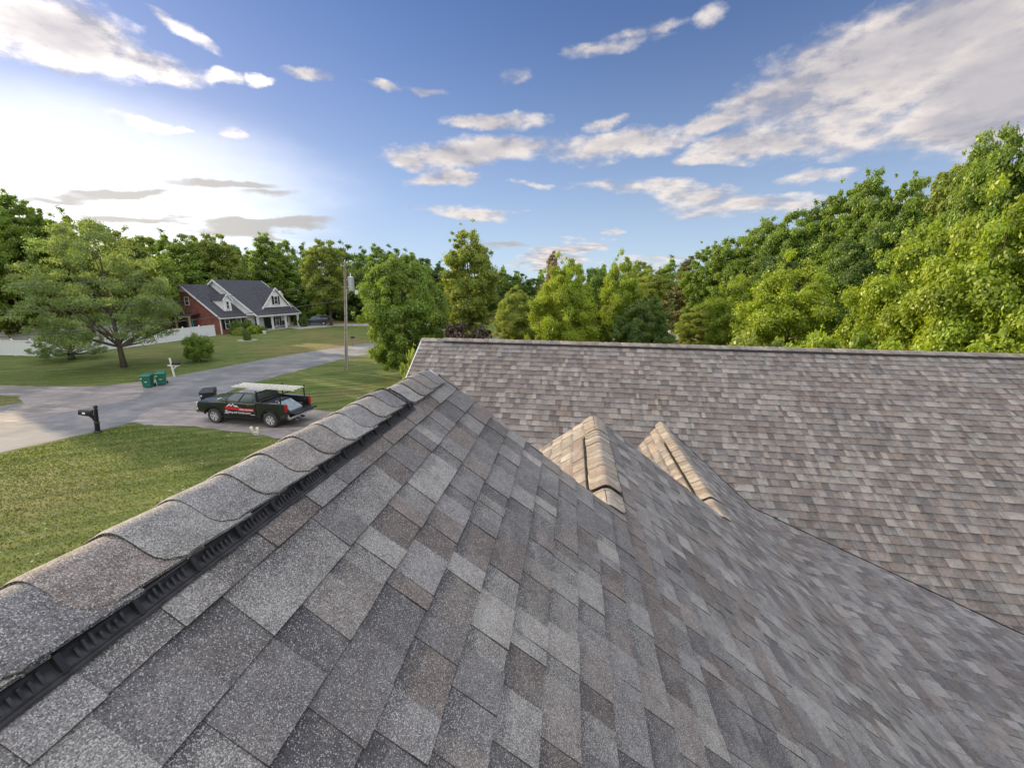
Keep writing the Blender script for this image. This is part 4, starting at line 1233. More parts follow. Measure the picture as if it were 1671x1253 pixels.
for sg in (-1, 1): mb.beam(H(DS + sg * (DW / 2 + .2), .78, DZE - .26, 1), H(DS, .78, DZP - .05, 1), .05, .18)
mb.build('dormer_trim', M['trim'], nh)
window(DS, .94, 4.4, .5, 1.2, True)
# second small dormer beyond the front gable
mb = MB(); s2 = 8.2
gable(mb, [H(s2 - .5, 2.6, gz(2.6)), H(s2 + .5, 2.6, gz(2.6)), H(s2 + .5, 2.6, 6.0), H(s2, 2.6, 6.6), H(s2 - .5, 2.6, 6.0)], -P_, 1.4); mb.build('dormer_wall', M['siding'], nh)
# back porch against the brick gable
mb = MB(); mb.beam(H(-1.6, 4.0, 2.75, 1), H(-1.6, 13.0, 2.75, 1), .25, .28)
for q in (4.2, 7.0, 10.0, 12.8): mb.beam(H(-1.6, q, 0, 1), H(-1.6, q, 2.7, 1), .18, .18)
mb.build('porch_frame', M['straw'], nh)
MB().slab(H(-1.8, 3.8, 2.95, 1), H(-1.8, 13.2, 2.95, 1), H(-.02, 13.2, 3.2, 1), H(-.02, 3.8, 3.2, 1), .08).build('porch_roof', M['darkroof'], nh)
MB().box(H(-.08, 8.5, 1.2, 1), (.08, 3.0, 2.2), ax=(D_, P_, ZX)).build('garage_door', M['black'], nh)
MB().box(H(-1.2, 4.6, 1.1, 1), (.12, .9, 2.2), ax=(D_, P_, ZX)).build('porch_post_panel', M['teal'], nh)

# things around that house
def shrub_obj(name, mesh, loc, scale, material, label, cat, group=None, rz=0.0): ...


# cars by the house
def car(name, loc, rz, paint, label, kind='suv'):
    t = thing(name, label, 'car', loc, rz)
    L = 4.9
    mb = MB()
    a1 = [(p[0], max(p[1], .36)) for p in arch(1.45, .40, 8, .34)]; a2 = [(p[0], max(p[1], .36)) for p in arch(-1.45, .40, 8, .34)]
    xz(mb, [(-2.4, .40)] + a2[::-1] + a1[::-1] + [(2.4, .42), (2.45, .75), (2.2, .98), (1.1, 1.08), (-2.42, 1.10)], -.92, .92)
    mb.build('body', paint, t, bevel=.06)
    mb = MB(); top = 1.75
    vs = [(1.15, .86, 1.06), (-2.38, .86, 1.06), (-2.38, -.86, 1.06), (1.15, -.86, 1.06), (.35, .68, top), (-2.1, .68, top), (-2.1, -.68, top), (.35, -.68, top)]
    mb.add(vs, [(4, 5, 6, 7), (0, 1, 5, 4), (1, 2, 6, 5), (2, 3, 7, 6), (3, 0, 4, 7)]); mb.build('roof', paint, t, bevel=.05)
    for sy in (-1, 1):
        for x0, x1 in ((-2.0, -1.1), (-1.0, -.2), (-.1, .65)):
            MB().quad((x0, sy * .865, 1.13), (x1 + (.25 if x1 > .5 else 0), sy * .865, 1.13), (x1 - .1, sy * .72, 1.66), (x0 + .05, sy * .72, 1.66)).build('side_window', M['glass'], t)
    MB().quad((1.12, -.78, 1.12), (1.12, .78, 1.12), (.42, .64, 1.70), (.42, -.64, 1.70)).build('windscreen', M['glass'], t)
    for sx in (-1, 1):
        for sy in (-1, 1):
            ax = (Vector((1, 0, 0)), Vector((0, 0, 1)), Vector((0, sy, 0)))
            w_ = MB().lathe([(.24, -.1), (.34, -.11), (.35, 0), (.34, .11), (.24, .1)], (sx * 1.45, sy * .82, .35), 18, ax).build('wheel', M['tyre'], t)
            MB().lathe([(.22, .0), (.22, .09), (.05, .115)], (sx * 1.45, sy * .82, .35), 12, ax).build('rim', M['rim'], w_)
    for sy in (-1, 1):
        MB().span((2.28, sy * .55, .72), (2.44, sy * .88, .88)).build('headlight', M['lens'], t)
        MB().span((-2.44, sy * .66, .80), (-2.38, sy * .90, 1.02)).build('tail_light', M['redlamp'], t)
    return t


car('parked_car', (-39.0, 79.5, 0), math.radians(200), M['bluepaint'], 'dark blue car parked beside the white porch across the lane')
p = faraway(526, 525, 96)
t = thing('boat_trailer', 'small white covered trailer parked behind the dark blue car', 'trailer', (p.x, p.y, 0), math.radians(10))
mb = MB(); mb.add([(-1.3, -.7, .5), (1.3, -.7, .5), (1.3, .7, .5), (-1.3, .7, .5), (-1.2, -.6, 1.1), (.9, -.5, 1.25), (.9, .5, 1.25), (-1.2, .6, 1.1)], [(0, 3, 2, 1), (4, 5, 6, 7), (0, 1, 5, 4), (1, 2, 6, 5), (2, 3, 7, 6), (3, 0, 4, 7)]); mb.build('hull', M['whitepaint'], t, bevel=.05)
for sy in (-1, 1): MB().lathe([(.1, -.1), (.3, -.1), (.3, .1), (.1, .1)], (-.3, sy * .75, .3), 14, (Vector((1, 0, 0)), Vector((0, 0, 1)), Vector((0, 1, 0)))).build('wheel', M['tyre'], t)
MB().beam((1.2, 0, .45), (2.3, 0, .4), .08, .08).build('drawbar', M['grey'], t)
# garden bench and pots on the porch, rocking chairs as simple dark pieces
for i, (s, lab) in enumerate(((1.2, 'dark chair on the white porch left of the front door'), (6.9, 'dark chair on the white porch under the far window'))):
    c = M0 + D_ * s - P_ * 1.3
    t = thing('porch_chair', lab, 'chair', (c.x, c.y, .22), math.atan2(P_.y, P_.x), 'dark chairs on the white porch')
    MB().box((0, 0, .42), (.5, .5, .06)).build('seat', M['black'], t); MB().box((-.24, 0, .75), (.06, .5, .7)).build('backrest', M['black'], t)
    for sx in (-.2, .2):
        for sy in (-.2, .2): MB().beam((sx, sy, 0), (sx, sy, .42), .05, .05).build('leg', M['black'], t)
p = spot(432, 545); t = thing('planter', 'white flower pot on the grass in front of the porch', 'flower pot', (p.x, p.y, 0))
MB().lathe([(.20, 0), (.30, .45), (.33, .5), (.28, .5)], (0, 0, 0), 12).build('pot', M['whitewood'], t); MB().lathe([(.27, .44), (.1, .5)], (0, 0, 0), 10).build('soil', M['dirt'], t)
# far building with grey roof and white car seen over our roof
p = faraway(1128, 552, 62)
t = thing('outbuilding', 'low flat grey shed beyond the cross wing roof', 'shed', (p.x, p.y, 0), math.radians(-12))
MB().span((-5.2, -2.2, 0), (5.0, 2.2, .75)).build('wall', M['tansiding'], t); MB().slab((-5.5, -2.5, .82), (5.3, -2.5, .82), (5.3, 2.5, 1.15), (-5.5, 2.5, 1.15), .1).build('roof', M['concrete'], t)
p = faraway(1116, 550, 72); car('parked_car', (p.x, p.y, 0), math.radians(170), M['whitepaint'], 'white car beyond the grey shed at the end of the clearing')
p = faraway(1142, 556, 66); t = thing('fence_post', 'weathered post standing beside the grey shed', 'post', (p.x, p.y, 0))
MB().beam((0, 0, 0), (0, 0, 2.8), .22, .22).build('post', M['wood'], t); MB().lathe([(.16, 0), (.16, .06), (.02, .16)], (0, 0, 2.8), 8).build('cap', M['wood'], t)

# ------------------------------------------------------------------ white vinyl fence
def fence(pts, h, label, step=2.4):
    t = thing('vinyl_fence', label, 'fence', (pts[0][0], pts[0][1], 0))
    o = Vector((pts[0][0], pts[0][1], 0))
    for a, b in zip(pts[:-1], pts[1:]):
        a = Vector((a[0], a[1], 0)) - o; b = Vector((b[0], b[1], 0)) - o
        L = (b - a).length; n = max(1, round(L / step)); d = (b - a) / n
        for i in range(n):
            p0, p1 = a + d * i, a + d * (i + 1)
            mb = MB(); mb.beam(p0 + ZX * (h * .5 + .02), p1 + ZX * (h * .5 + .02), .03, h - .1); mb.beam(p0 + ZX * h, p1 + ZX * h, .07, .12); mb.beam(p0 + ZX * .10, p1 + ZX * .10, .07, .12)
            mb.build('panel', M['vinyl'], t)
            pm = MB(); pm.box(p0 + ZX * (h * .5 + .07), (.13, .13, h + .14)); pm.lathe([(.11, 0), (.11, .04), (.01, .12)], p0 + ZX * (h + .14), 4); pm.build('post', M['vinyl'], t)
    return t
fence([(-75, 43.5), (-62, 42.8), (-48.7, 41.6)], 1.62, 'white vinyl fence running along the far lawn at the left edge')
fence([(-48.7, 41.7), (-46.6, 50.5), (-45.2, 60.6)], 1.62, 'white vinyl fence leading back to the corner of the brick house')
fence([(-82, 48.0), (-66, 52.0), (-57.5, 57.5), (-55.5, 61)], 2.0, 'white vinyl fence farther back, enclosing the yard behind the nearer fence')

SHADE = [(-54, 23, 14, 8), (-61, 45, 17, 9), (-66, 30, 17, 11), (-60, 18, 17, 11), (-56, 5, 16, 11), (-50, -6, 16, 11), (-74, 20, 18, 12), (-66, 6, 18, 12), (-60, -10, 17, 12)]


# ------------------------------------------------------------------ trees and shrubs
def make_crown(name, seed, env, height, n_blob, n_leaf, leaf, material, blob_r=(.10, .17), base=.25, droop=0.0, gap=.0, flat_=.75):
    """crown mesh, unit radius scaled later: env(h) gives the crown radius (m) at relative height 0..1 of the crown"""
    rs = np.random.default_rng(seed)
    hs = rs.random(n_blob * 3)
    rad = np.array([env(h) for h in hs])
    keep = rs.random(n_blob * 3) < (rad / max(rad.max(), 1e-6)) ** 1.2 + .12
    hs = hs[keep][:n_blob]; rad = rad[keep][:n_blob]
    k = len(hs)
    ang = rs.random(k) * 2 * np.pi
    rr = rad * np.sqrt(rs.uniform(.18, 1.0, k)) * rs.uniform(.85, 1.08, k)
    H0 = height * base; HC = height - H0
    C = np.stack([np.cos(ang) * rr, np.sin(ang) * rr, H0 + hs * HC - droop * (rr / rad.max()) ** 2 * HC * .3], 1)
    rmax = rad.max()
    R = rs.uniform(blob_r[0], blob_r[1], k) * (rmax + HC * .5) * (0.55 + .45 * rad / rmax)
    spr = rs.random(k) < .16
    f = np.where(spr, rs.uniform(1.08, 1.28, k), 1.0)
    mid = H0 + HC * .45
    C[:, :2] *= f[:, None]; C[:, 2] = mid + (C[:, 2] - mid) * (1 + (f - 1) * .8)
    R = np.where(spr, R * rs.uniform(.35, .6, k), R)
    w = R ** 2; w /= w.sum()
    idx = rs.choice(k, n_leaf, p=w)
    v = rs.normal(size=(n_leaf, 3)); v /= np.linalg.norm(v, axis=1)[:, None]
    sh = rs.uniform(.45, 1.05, n_leaf) ** .6
    an = rs.uniform(.65, 1.45, (k, 3)); an[:, 2] = rs.uniform(.7, 1.3, k) * flat_
    tail = np.where(rs.random(n_leaf) < .30, rs.uniform(1.0, 1.75, n_leaf), 1.0)
    off = v * (R[idx] * sh * tail)[:, None] * an[idx]
    off[:, :2] += off[:, 2:3] * rs.uniform(-.5, .5, (k, 2))[idx]
    P = C[idx] + off
    P += rs.normal(size=P.shape) * leaf * .5
    # normals: outward from the clump, with scatter
    nrm = v * .75 + rs.normal(size=v.shape) * .55 + np.array([0, 0, .45])
    nrm /= np.linalg.norm(nrm, axis=1)[:, None]
    t = np.cross(nrm, rs.normal(size=nrm.shape)); t /= np.linalg.norm(t, axis=1)[:, None]
    b = np.cross(nrm, t)
    s = leaf * rs.uniform(.6, 1.3, n_leaf)[:, None]
    V = np.empty((n_leaf, 4, 3), dtype=np.float32)
    V[:, 0] = P - t * s * .75; V[:, 1] = P + b * s * .42; V[:, 2] = P + t * s * .75; V[:, 3] = P - b * s * .42
    me = bpy.data.meshes.new(name)
    me.vertices.add(n_leaf * 4); me.vertices.foreach_set('co', V.ravel())
    me.loops.add(n_leaf * 4); me.loops.foreach_set('vertex_index', np.arange(n_leaf * 4, dtype=np.int32))
    me.polygons.add(n_leaf); me.polygons.foreach_set('loop_start', np.arange(0, n_leaf * 4, 4, dtype=np.int32))
    me.update(); me.validate()
    tb = rs.random(k)
    ca = me.attributes.new('tint', 'FLOAT_COLOR', 'FACE')
    col = np.ones((n_leaf, 4), dtype=np.float32)
    col[:, 0] = np.clip(tb[idx] * .55 + rs.random(n_leaf) * .45, 0, 1); col[:, 1] = rs.random(k)[idx]
    ca.data.foreach_set('color', col.ravel())
    me.materials.append(material)
    return me, C, R


def make_trunk(name, seed, height, C, R, base_r, lean=0.0, n_limb=26, fork=.30):
    rnd = random.Random(seed); mb = MB()
    top = height * .82
    pts = []; k = 8
    for i in range(k + 1):
        u = i / k; pts.append((math.sin(u * 3 + seed) * .012 * height * u, math.cos(u * 2.3 + seed) * .012 * height * u, u * top - .15 * (i == 0)))
    mb.tube(pts, [base_r * (1.25 if i == 0 else (1 - .86 * i / k)) for i in range(k + 1)], 9)
    order = list(range(len(C))); rnd.shuffle(order)
    for j in order[:n_limb]:
        c = C[j]; r = math.hypot(c[0], c[1])
        zb = max(height * fork * .5, c[2] - r * rnd.uniform(.55, 1.0) - .03 * height); zb = min(zb, top * .95)
        u = zb / top; i0 = min(int(u * k), k - 1); a = Vector(pts[i0]).lerp(Vector(pts[i0 + 1]), u * k - i0)
        e = Vector(c); mid = a.lerp(e, .5) + Vector((rnd.uniform(-.1, .1), rnd.uniform(-.1, .1), -.04 * height * rnd.random()))
        r0 = base_r * .42 * (1 - u * .6)
        mb.tube([a, mid, e], [r0, r0 * .55, r0 * .15], 5, cap=False)
    me_o = mb.build(name, M['bark'], None, smooth=True)
    me = me_o.data; bpy.data.objects.remove(me_o)
    return me


def tree_proto(seed, env, height, n_blob, n_leaf, leaf, leafmat, base_r=.22, **kw):
    tk = {k: kw.pop(k) for k in ('n_limb', 'fork') if k in kw}
    cm, C, R = make_crown('crown', seed, env, height, n_blob, n_leaf, leaf, leafmat, **kw)
    tm = make_trunk('trunk', seed, height, C, R, base_r, **tk)
    return cm, tm


env_round = lambda h: math.sin(math.pi * min(1, max(0, .10 + .86 * h))) ** .62 * 1.0
env_low = lambda h: (math.sin(math.pi * (.22 + .74 * h)) ** .7)
env_cone = lambda h: (1 - h) ** .75 * (.35 + .65 * min(1, h * 6)) + .02
env_col = lambda h: (math.sin(math.pi * (.2 + .78 * h)) ** .8)
env_oval = lambda h: math.sin(math.pi * (.08 + .88 * h)) ** .75
PROTO = {}
def P(key, seed, env, rad, height, nb, nl, leaf, **kw):
    PROTO[key] = (seed, (lambda h, e=env, r=rad: e(h) * r), height, nb, nl, leaf, kw)
# key: seed, envelope, radius, height, clumps, leaves, leaf size
P('near1', 101, env_low, 4.2, 10, 300, 130000, .125, base=.10, blob_r=(.035, .085))
P('near2', 102, env_round, 4.2, 10, 280, 130000, .125, base=.12, blob_r=(.035, .085))
P('tall1', 103, env_oval, 4.0, 16, 230, 80000, .18, base=.14, blob_r=(.03, .08))
P('tall2', 104, env_round, 4.6, 16, 220, 80000, .18, base=.18, blob_r=(.03, .08))
P('feather', 105, env_oval, 3.6, 16, 190, 52000, .17, base=.22, blob_r=(.022, .065))
P('far1', 106, env_round, 4.6, 14, 150, 24000, .27, base=.14, blob_r=(.035, .09))
P('far2', 107, env_oval, 4.0, 15, 150, 24000, .27, base=.12, blob_r=(.035, .085))
P('far3', 108, env_low, 5.0, 12, 160, 24000, .27, base=.08, blob_r=(.04, .09))
P('column', 109, env_oval, 3.4, 14, 230, 80000, .16, base=.06, blob_r=(.035, .075))
P('spread', 110, env_low, 7.4, 12.6, 330, 44000, .14, base=.20, blob_r=(.03, .07), flat_=.45, droop=.30)
P('pine', 111, env_cone, 3.6, 14, 130, 45000, .20, base=.10, blob_r=(.05, .09), flat_=.5)
P('bush', 112, env_round, 1.25, 2.5, 130, 20000, .07, base=.04, blob_r=(.05, .11), flat_=1.1)
P('bushfar', 113, env_low, 2.6, 4.6, 60, 12000, .20, base=.04, blob_r=(.08, .15))
P('thin', 115, env_low, 2.6, 4.6, 90, 5000, .13, base=.10, blob_r=(.03, .08))
P('hedge', 114, env_low, 1.0, 1.0, 40, 6000, .09, base=.0, blob_r=(.15, .25))
cache = {}
def tree(kind, leaf, loc, height, width, label, cat='tree', group=None, rz=0.0, name='tree', trunk_r=.22):
    seed, env, h0, nb, nl, lf, kw = PROTO[kind]
    if (kind, leaf) not in cache:
        if kind not in cache:
            cache[kind] = tree_proto(seed, env, h0, nb, nl, lf, LEAF[leaf], base_r=(.30 if h0 > 11 else .24) if h0 > 4 else .05, **dict(kw))
            cache[(kind, leaf)] = cache[kind]
        else:
            cm = cache[kind][0].copy(); cm.materials.clear(); cm.materials.append(LEAF[leaf])
            cache[(kind, leaf)] = (cm, cache[kind][1])
    cm, tm = cache[(kind, leaf)]
    r0 = max(env(h / 10) for h in range(1, 10)) * 1.12
    t = thing(name, label, cat, (loc[0], loc[1], 0), rz, group)
    t.scale = (width / 2 / r0, width / 2 / r0, height / h0)
    for nm, me in (('crown', cm), ('trunk', tm)):
        o = bpy.data.objects.new(nm, me); COL.objects.link(o); o.parent = t
    return t


_tr = random.Random(5)
ORD = 'leftmost second third fourth fifth sixth seventh eighth ninth tenth eleventh twelfth thirteenth fourteenth fifteenth'.split()
def ordered(rows):
    idx = sorted(range(len(rows)), key=lambda i: rows[i][0])
    o = [0] * len(rows)
    for n, i in enumerate(idx): o[i] = n
    return o


def tr(px, top, D, wpx, kind, leaf, label, group=None, cat='tree', name='tree', dy=0.0, base_y=None):
    """a tree D metres away in the direction of px, reaching up to top, crown wpx wide in the photograph"""
    p = faraway(px, top, D)
    d = ray(px, 480)
    depth = D / math.hypot(d.x, d.y) * 1.0
    wid = wpx / FOC * depth
    seed_h = PROTO[kind][2]
    return tree(kind, leaf, (p.x, p.y), max(p.z, .5) * 1.0, wid, label, cat, group, _tr.uniform(0, 6.28), name)


_c = {}
LBL = {'trees of the wood behind the fenced yard': '{} tree from the left in the wood behind the white fences',
       'trees of the wood behind the white house': '{} tree from the left among those rising behind the white house',
       'trees of the wood beyond the lane': '{} tree from the left in the dark row beyond the lane',
       'tall trees of the wood on the right': '{} tree from the left in the tall back row at the right'}
PXS = {'trees of the wood behind the fenced yard': (-120, -55, 0, 38, -10, 75, 108, 150, 60, 195, 235),
       'trees of the wood behind the white house': (268, 306, 345, 375, 402, 432, 462, 492, 250, 320, 480, 400),
       'trees of the wood beyond the lane': (562, 590, 615, 642, 668, 693, 715, 575, 640, 540, 820, 848, 875, 780),
       'tall trees of the wood on the right': (1200, 1245, 1300, 1340, 1385, 1428, 1482, 1530, 1572, 1620, 1672, 1740, 1270, 1420, 1540)}
ORDW = {k: [ORD[i] for i in ordered([(p,) for p in v])] for k, v in PXS.items()}
# big spreading tree by the fence and the one left of it
t = tree('spread', 'blue', (-36.3, 36.5), 12.9, 12.2, 'wide spreading pale green tree on the lawn behind the green bins', rz=0.0)
for c in kids(t):
    if c.name.startswith('crown'): c.location = (-.65, -.5, 0)
tr(104, 532, 60.5, 105, 'thin', 'blue', 'low bushy tree with drooping twigs in front of the white fence')
tree('bush', 'mid', (-31.6, 39.7), 2.7, 2.9, 'round dark bush alone on the lawn between lane and brick house', 'bush', name='shrub')

# forest behind and left of the neighbour's yard
g = 'trees of the wood behind the fenced yard'
lab = 'tree in the wood behind the white fence at the left'
for px, top, D, w, k, lf in ((-120, 335, 88, 150, 'far1', 'mid'), (-55, 312, 88, 120, 'far2', 'mid'), (0, 320, 86, 110, 'feather', 'mid'), (38, 338, 82, 90, 'feather', 'mid'), (-10, 385, 84, 120, 'far3', 'olive'),
                             (75, 362, 92, 90, 'far1', 'mid'), (108, 356, 80, 80, 'far2', 'olive'), (150, 366, 84, 90, 'far1', 'olive'), (60, 400, 88, 130, 'far3', 'mid'), (195, 382, 80, 90, 'far2', 'olive'), (235, 390, 82, 80, 'far1', 'mid')):
    _n = _c.get(g, 0); _c[g] = _n + 1
    tr(px, top, D, w, k, lf, LBL[g].format(ORDW[g][_n]) if g in LBL else lab, g)
g = 'trees of the wood behind the white house'
lab = 'tree in the wood behind the white and brick house'
for px, top, D, w, k, lf in ((268, 386, 104, 80, 'far2', 'mid'), (306, 384, 100, 90, 'tall2', 'mid'), (345, 382, 98, 80, 'tall2', 'olive'), (375, 402, 112, 60, 'far1', 'mid'), (402, 412, 116, 60, 'far2', 'mid'),
                             (432, 388, 100, 70, 'tall1', 'mid'), (462, 396, 104, 60, 'far1', 'mid'), (492, 404, 112, 60, 'far2', 'dark'), (250, 430, 94, 90, 'far3', 'olive'), (320, 425, 96, 100, 'far3', 'mid'), (480, 440, 100, 80, 'far3', 'mid'), (400, 440, 104, 90, 'far3', 'dark')):
    _n = _c.get(g, 0); _c[g] = _n + 1
    tr(px, top, D, w, k, lf, LBL[g].format(ORDW[g][_n]) if g in LBL else lab, g)
tr(527, 392, 86, 84, 'tall2', 'olive', 'olive tinted round tree behind the top of the utility pole')
g = 'trees of the wood beyond the lane'
lab = 'tree in the wood beyond the far end of the lane'
for px, top, D, w, k, lf in ((562, 402, 110, 60, 'far2', 'dark'), (590, 410, 106, 60, 'far2', 'mid'), (615, 404, 100, 56, 'tall1', 'mid'), (642, 408, 108, 60, 'far2', 'dark'), (668, 414, 112, 55, 'far2', 'mid'), (693, 424, 108, 60, 'far1', 'dark'),
                             (715, 432, 104, 60, 'far2', 'dark'), (575, 440, 98, 90, 'far3', 'dark'), (640, 450, 96, 90, 'far3', 'dark'), (540, 455, 104, 80, 'far3', 'dark'), (820, 446, 100, 60, 'far1', 'dark'), (848, 448, 102, 60, 'far2', 'dark'), (875, 456, 104, 60, 'far1', 'dark'), (780, 450, 96, 80, 'far3', 'dark')):
    _n = _c.get(g, 0); _c[g] = _n + 1
    tr(px, top, D, w, k, lf, LBL[g].format(ORDW[g][_n]) if g in LBL else lab, g)
# trees standing close to the cross wing
tr(655, 418, 33, 150, 'near2', 'mid', 'broad green tree overhanging the lawn beside the cross wing gable')
tr(764, 376, 52, 100, 'column', 'olive', 'tall narrow yellow green tree rising above all its neighbours')
tr(762, 520, 30, 110, 'bushfar', 'plum', 'dark plum coloured shrub peeping over the ridge', cat='shrub', name='shrub')
tr(845, 476, 44, 92, 'near1', 'olive', 'low olive green tree between the tall narrow tree and the bright maple')
tr(903, 408, 74, 46, 'pine', 'pink', 'pinkish bare topped tree behind the bright green maple')
tr(925, 428, 37, 118, 'near1', 'bright', 'bright green maple with upright shoots behind the ridge')
tr(975, 440, 44, 90, 'near2', 'mid', 'medium green tree between the two upright maples')
tr(1018, 424, 41, 88, 'near1', 'bright', 'second upright green maple standing to the right of the brightest')
tr(1056, 486, 36, 105, 'near2', 'dark', 'dark green round tree beside the shed clearing')
tr(1072, 440, 78, 80, 'tall2', 'olive', 'tan tinted tree behind the dark round tree')
tr(1045, 428, 96, 70, 'far1', 'olive', 'pale distant tree top above the tan tinted tree')
tr(1128, 416, 66, 86, 'pine', 'brown', 'brown green pine at the edge of the clearing')
tr(1098, 426, 80, 70, 'far2', 'mid', 'slim green tree left of the brown pine')
tr(1160, 402, 60, 86, 'feather', 'mid', 'thin crowned tree right of the brown pine')
tr(1150, 500, 56, 90, 'near1', 'olive', 'low yellow green tree behind the weathered post')
g = 'tall trees of the wood on the right'
lab = 'tall tree in the back row of the wood at the right'
for px, top, D, w, k, lf in ((1200, 388, 58, 100, 'tall2', 'mid'), (1245, 366, 56, 100, 'tall1', 'mid'), (1300, 346, 54, 110, 'tall2', 'mid'), (1340, 342, 60, 100, 'tall1', 'dark'), (1385, 312, 52, 110, 'feather', 'mid'),
                             (1428, 296, 50, 110, 'tall1', 'mid'), (1482, 298, 48, 100, 'feather', 'mid'), (1530, 288, 52, 100, 'tall2', 'olive'), (1572, 272, 46, 110, 'feather', 'olive'), (1620, 238, 42, 130, 'tall1', 'mid'),
                             (1672, 205, 38, 150, 'tall2', 'mid'), (1740, 190, 38, 180, 'tall1', 'mid'), (1270, 420, 50, 130, 'near2', 'dark'), (1420, 380, 46, 150, 'near1', 'dark'), (1540, 360, 42, 160, 'near2', 'mid')):
    _n = _c.get(g, 0); _c[g] = _n + 1
    tr(px, top, D, w, k, lf, LBL[g].format(ORDW[g][_n]) if g in LBL else lab, g)
g = 'bright trees in the front row on the right'
for px, top, D, w, k, lf, lab in ((1215, 452, 42, 110, 'near2', 'bright', 'small bright yellow green tree at the left end of the front row'),
                                  (1305, 432, 31, 190, 'near1', 'bright', 'bright green tree in the front row directly over the second dormer ridge'),
                                  (1400, 480, 30, 140, 'near2', 'mid', 'shaded green tree in the dip of the front row'),
                                  (1530, 372, 27, 210, 'near2', 'bright', 'large bright leafy tree in the front row beside the dip'),
                                  (1665, 330, 23, 270, 'near1', 'bright', 'largest bright tree at the right edge'),
                                  (1800, 300, 24, 300, 'near2', 'bright', 'bright tree partly cut off by the right edge')):
    _n = _c.get(g, 0); _c[g] = _n + 1
    tr(px, top, D, w, k, lf, LBL[g].format(ORDW[g][_n]) if g in LBL else lab, g)
for px, top, D, w, lf, lab in ((1240, 535, 27, 110, 'olive', 'low yellow green shrub just above the ridge, leftmost of the row'), (1340, 530, 25, 120, 'bright', 'low bright shrub just above the ridge, middle of the row'), (1450, 520, 24, 120, 'mid', 'low dark green shrub just above the ridge below the dip'), (1600, 500, 22, 180, 'bright', 'low bright shrub just above the ridge, rightmost of the row')):
    tr(px, top, D, w, 'bushfar', lf, lab, 'shrubs behind the cross wing', 'shrub', 'shrub')
tr(672, 560, 19, 50, 'bushfar', 'olive', 'thin reddish climbing shrub at the cross wing gable end', cat='shrub', name='shrub')

# planting at the neighbour's front
def bushes(lst):
    for s, q, w, h, lf, lab, nm in lst:
        c = M0 + D_ * s - P_ * q
        t = tree('hedge', lf, (c.x, c.y), h, w, lab, 'hedge' if nm == 'hedge' else 'shrub', None, s, nm)
bushes([(-3.6, .3, 2.2, 1.9, 'dark', 'dark clipped hedge block under the garage windows', 'hedge'), (-1.9, .2, 2.4, 1.9, 'dark', 'dark clipped hedge block beside the porch corner', 'hedge'), (-4.4, -1.2, 2.0, 1.1, 'olive', 'pale round shrub at the end of the hedge by the fence', 'shrub'),
        (-2.4, -1.3, 1.8, 1.2, 'bright', 'bright yellow green shrub in front of the hedge', 'shrub'), (-1.0, -1.3, 1.8, 1.1, 'mid', 'dark leafy shrub near the first porch column', 'shrub'),
        (9.8, .5, 2.4, 2.3, 'dark', 'tall dark shrub at the far end of the porch', 'shrub')])
p = spot(404, 555); t = tree('hedge', 'dark', (p.x, p.y), 1.1, 1.0, 'tiny young conifer in a mulch ring on the far lawn', 'shrub', None, 0, 'shrub')
flat('ground_worn', [(p.x + 1.3 * math.cos(a * .52), p.y + 1.3 * math.sin(a * .52)) for a in range(12)], .004, M['gravel'])
# small tree with pale trunk on the far lawn
# trees beyond the left edge, which shade the lane and the lawns
g = 'trees beyond the left edge'; lab = 'tree beyond the left edge of the view that shades the lane'
for x, y, h, w in SHADE:
    tree(('far1', 'far2', 'far3')[int(abs(x * 7)) % 3], 'mid', (x, y), h, w, lab, 'tree', g, x)


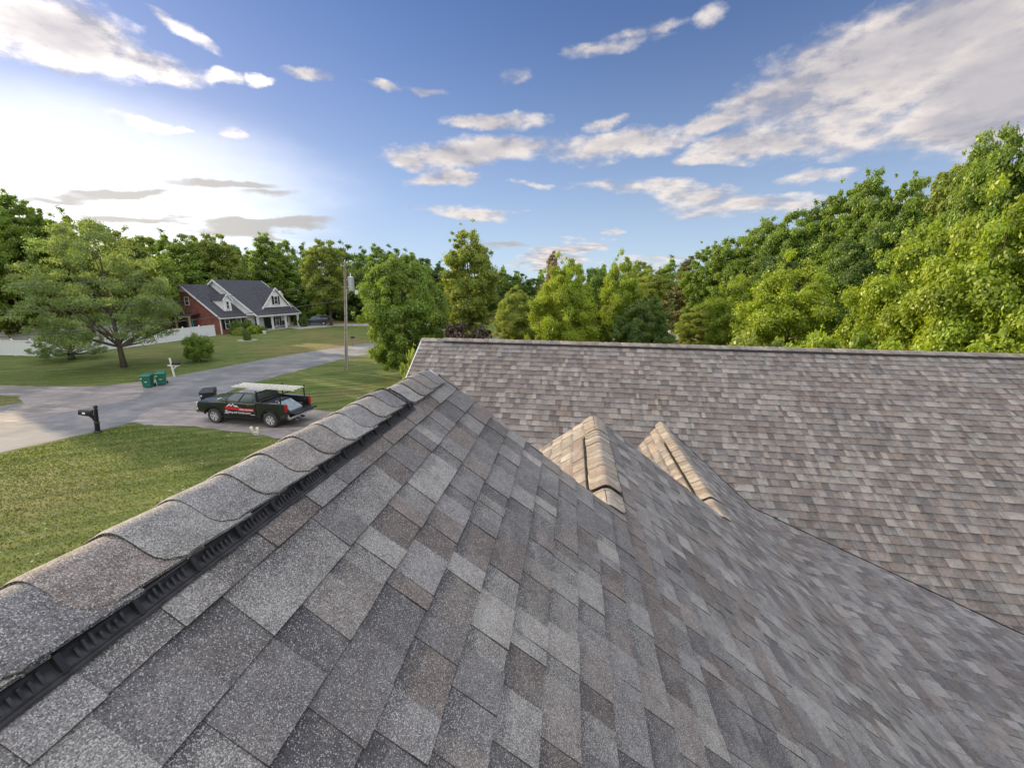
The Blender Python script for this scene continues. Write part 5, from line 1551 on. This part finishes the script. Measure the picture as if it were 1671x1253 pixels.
# far wood as one mass behind everything
def far_wood():
    rs = np.random.default_rng(77); n = 90000
    az = rs.uniform(math.radians(-75), math.radians(75), n); Dm = rs.uniform(125, 165, n)
    u = rs.random(n)
    top = 9.5 + 3.5 * np.sin(az * 37) * np.sin(az * 91 + 1) + 2.2 * np.sin(az * 211)
    z = top * u ** .7
    P_0 = np.stack([np.sin(az) * Dm, np.cos(az) * Dm, z], 1)
    nrm = rs.normal(size=(n, 3)) + np.array([0, 0, .5]); nrm /= np.linalg.norm(nrm, axis=1)[:, None]
    t = np.cross(nrm, rs.normal(size=(n, 3))); t /= np.linalg.norm(t, axis=1)[:, None]; b = np.cross(nrm, t); s = rs.uniform(.4, .9, n)[:, None]
    V = np.empty((n, 4, 3), dtype=np.float32); V[:, 0] = P_0 - t * s; V[:, 1] = P_0 + b * s * .7; V[:, 2] = P_0 + t * s; V[:, 3] = P_0 - b * s * .7
    me = bpy.data.meshes.new('distant_wood'); me.vertices.add(n * 4); me.vertices.foreach_set('co', V.ravel()); me.loops.add(n * 4); me.loops.foreach_set('vertex_index', np.arange(n * 4, dtype=np.int32))
    me.polygons.add(n); me.polygons.foreach_set('loop_start', np.arange(0, n * 4, 4, dtype=np.int32)); me.update(); me.validate()
    ca = me.attributes.new('tint', 'FLOAT_COLOR', 'FACE'); col = np.ones((n, 4), dtype=np.float32); col[:, 0] = rs.random(n); col[:, 1] = rs.random(n) * .5; ca.data.foreach_set('color', col.ravel())
    me.materials.append(LEAF['dark'])
    o = bpy.data.objects.new('distant_wood', me); COL.objects.link(o)
    tag(o, 'far dark wood closing off the horizon behind the separate trees', 'wood', kind='stuff')
far_wood()


# short grass tufts on the nearer lawn
def grass():
    rs = np.random.default_rng(9); n = 95000
    a = rs.uniform(.0, 1.0, n); x = rs.uniform(-30, -3, n); y = rs.uniform(4, 24, n) ** 1.0
    ok = (y < 20.3 + (x + 19.6) * -.22) & (x * -1 < 2.5 + y * 1.36)
    # stay off the lane
    ok &= (x > -23.2 + (y - 17.0) * .55)
    x, y = x[ok], y[ok]; n = len(x)
    D = np.hypot(x, y); h = rs.uniform(.02, .05, n) * (0.6 + D / 40); w = rs.uniform(.008, .016, n) * (0.6 + D / 14)
    th = rs.random(n) * np.pi; lx, ly = rs.normal(0, .03, n), rs.normal(0, .03, n)
    V = np.empty((n, 3, 3), dtype=np.float32)
    V[:, 0] = np.stack([x - np.cos(th) * w, y - np.sin(th) * w, np.zeros(n)], 1); V[:, 1] = np.stack([x + np.cos(th) * w, y + np.sin(th) * w, np.zeros(n)], 1); V[:, 2] = np.stack([x + lx, y + ly, h], 1)
    me = bpy.data.meshes.new('grass'); me.vertices.add(n * 3); me.vertices.foreach_set('co', V.ravel()); me.loops.add(n * 3); me.loops.foreach_set('vertex_index', np.arange(n * 3, dtype=np.int32))
    me.polygons.add(n); me.polygons.foreach_set('loop_start', np.arange(0, n * 3, 3, dtype=np.int32)); me.update(); me.validate()
    ca = me.attributes.new('tint', 'FLOAT_COLOR', 'FACE'); col = np.ones((n, 4), dtype=np.float32); col[:, 0] = rs.random(n); col[:, 1] = rs.random(n); ca.data.foreach_set('color', col.ravel())
    me.materials.append(LEAF['grass'])
    o = bpy.data.objects.new('grass', me); COL.objects.link(o)
    tag(o, 'short tufts of grass and clover on the lawn below the near ridge', 'grass', kind='stuff')
LEAF['grass'] = leaf_material('grass_blade', (0.140, 0.190, 0.048), .35, .35)
grass()
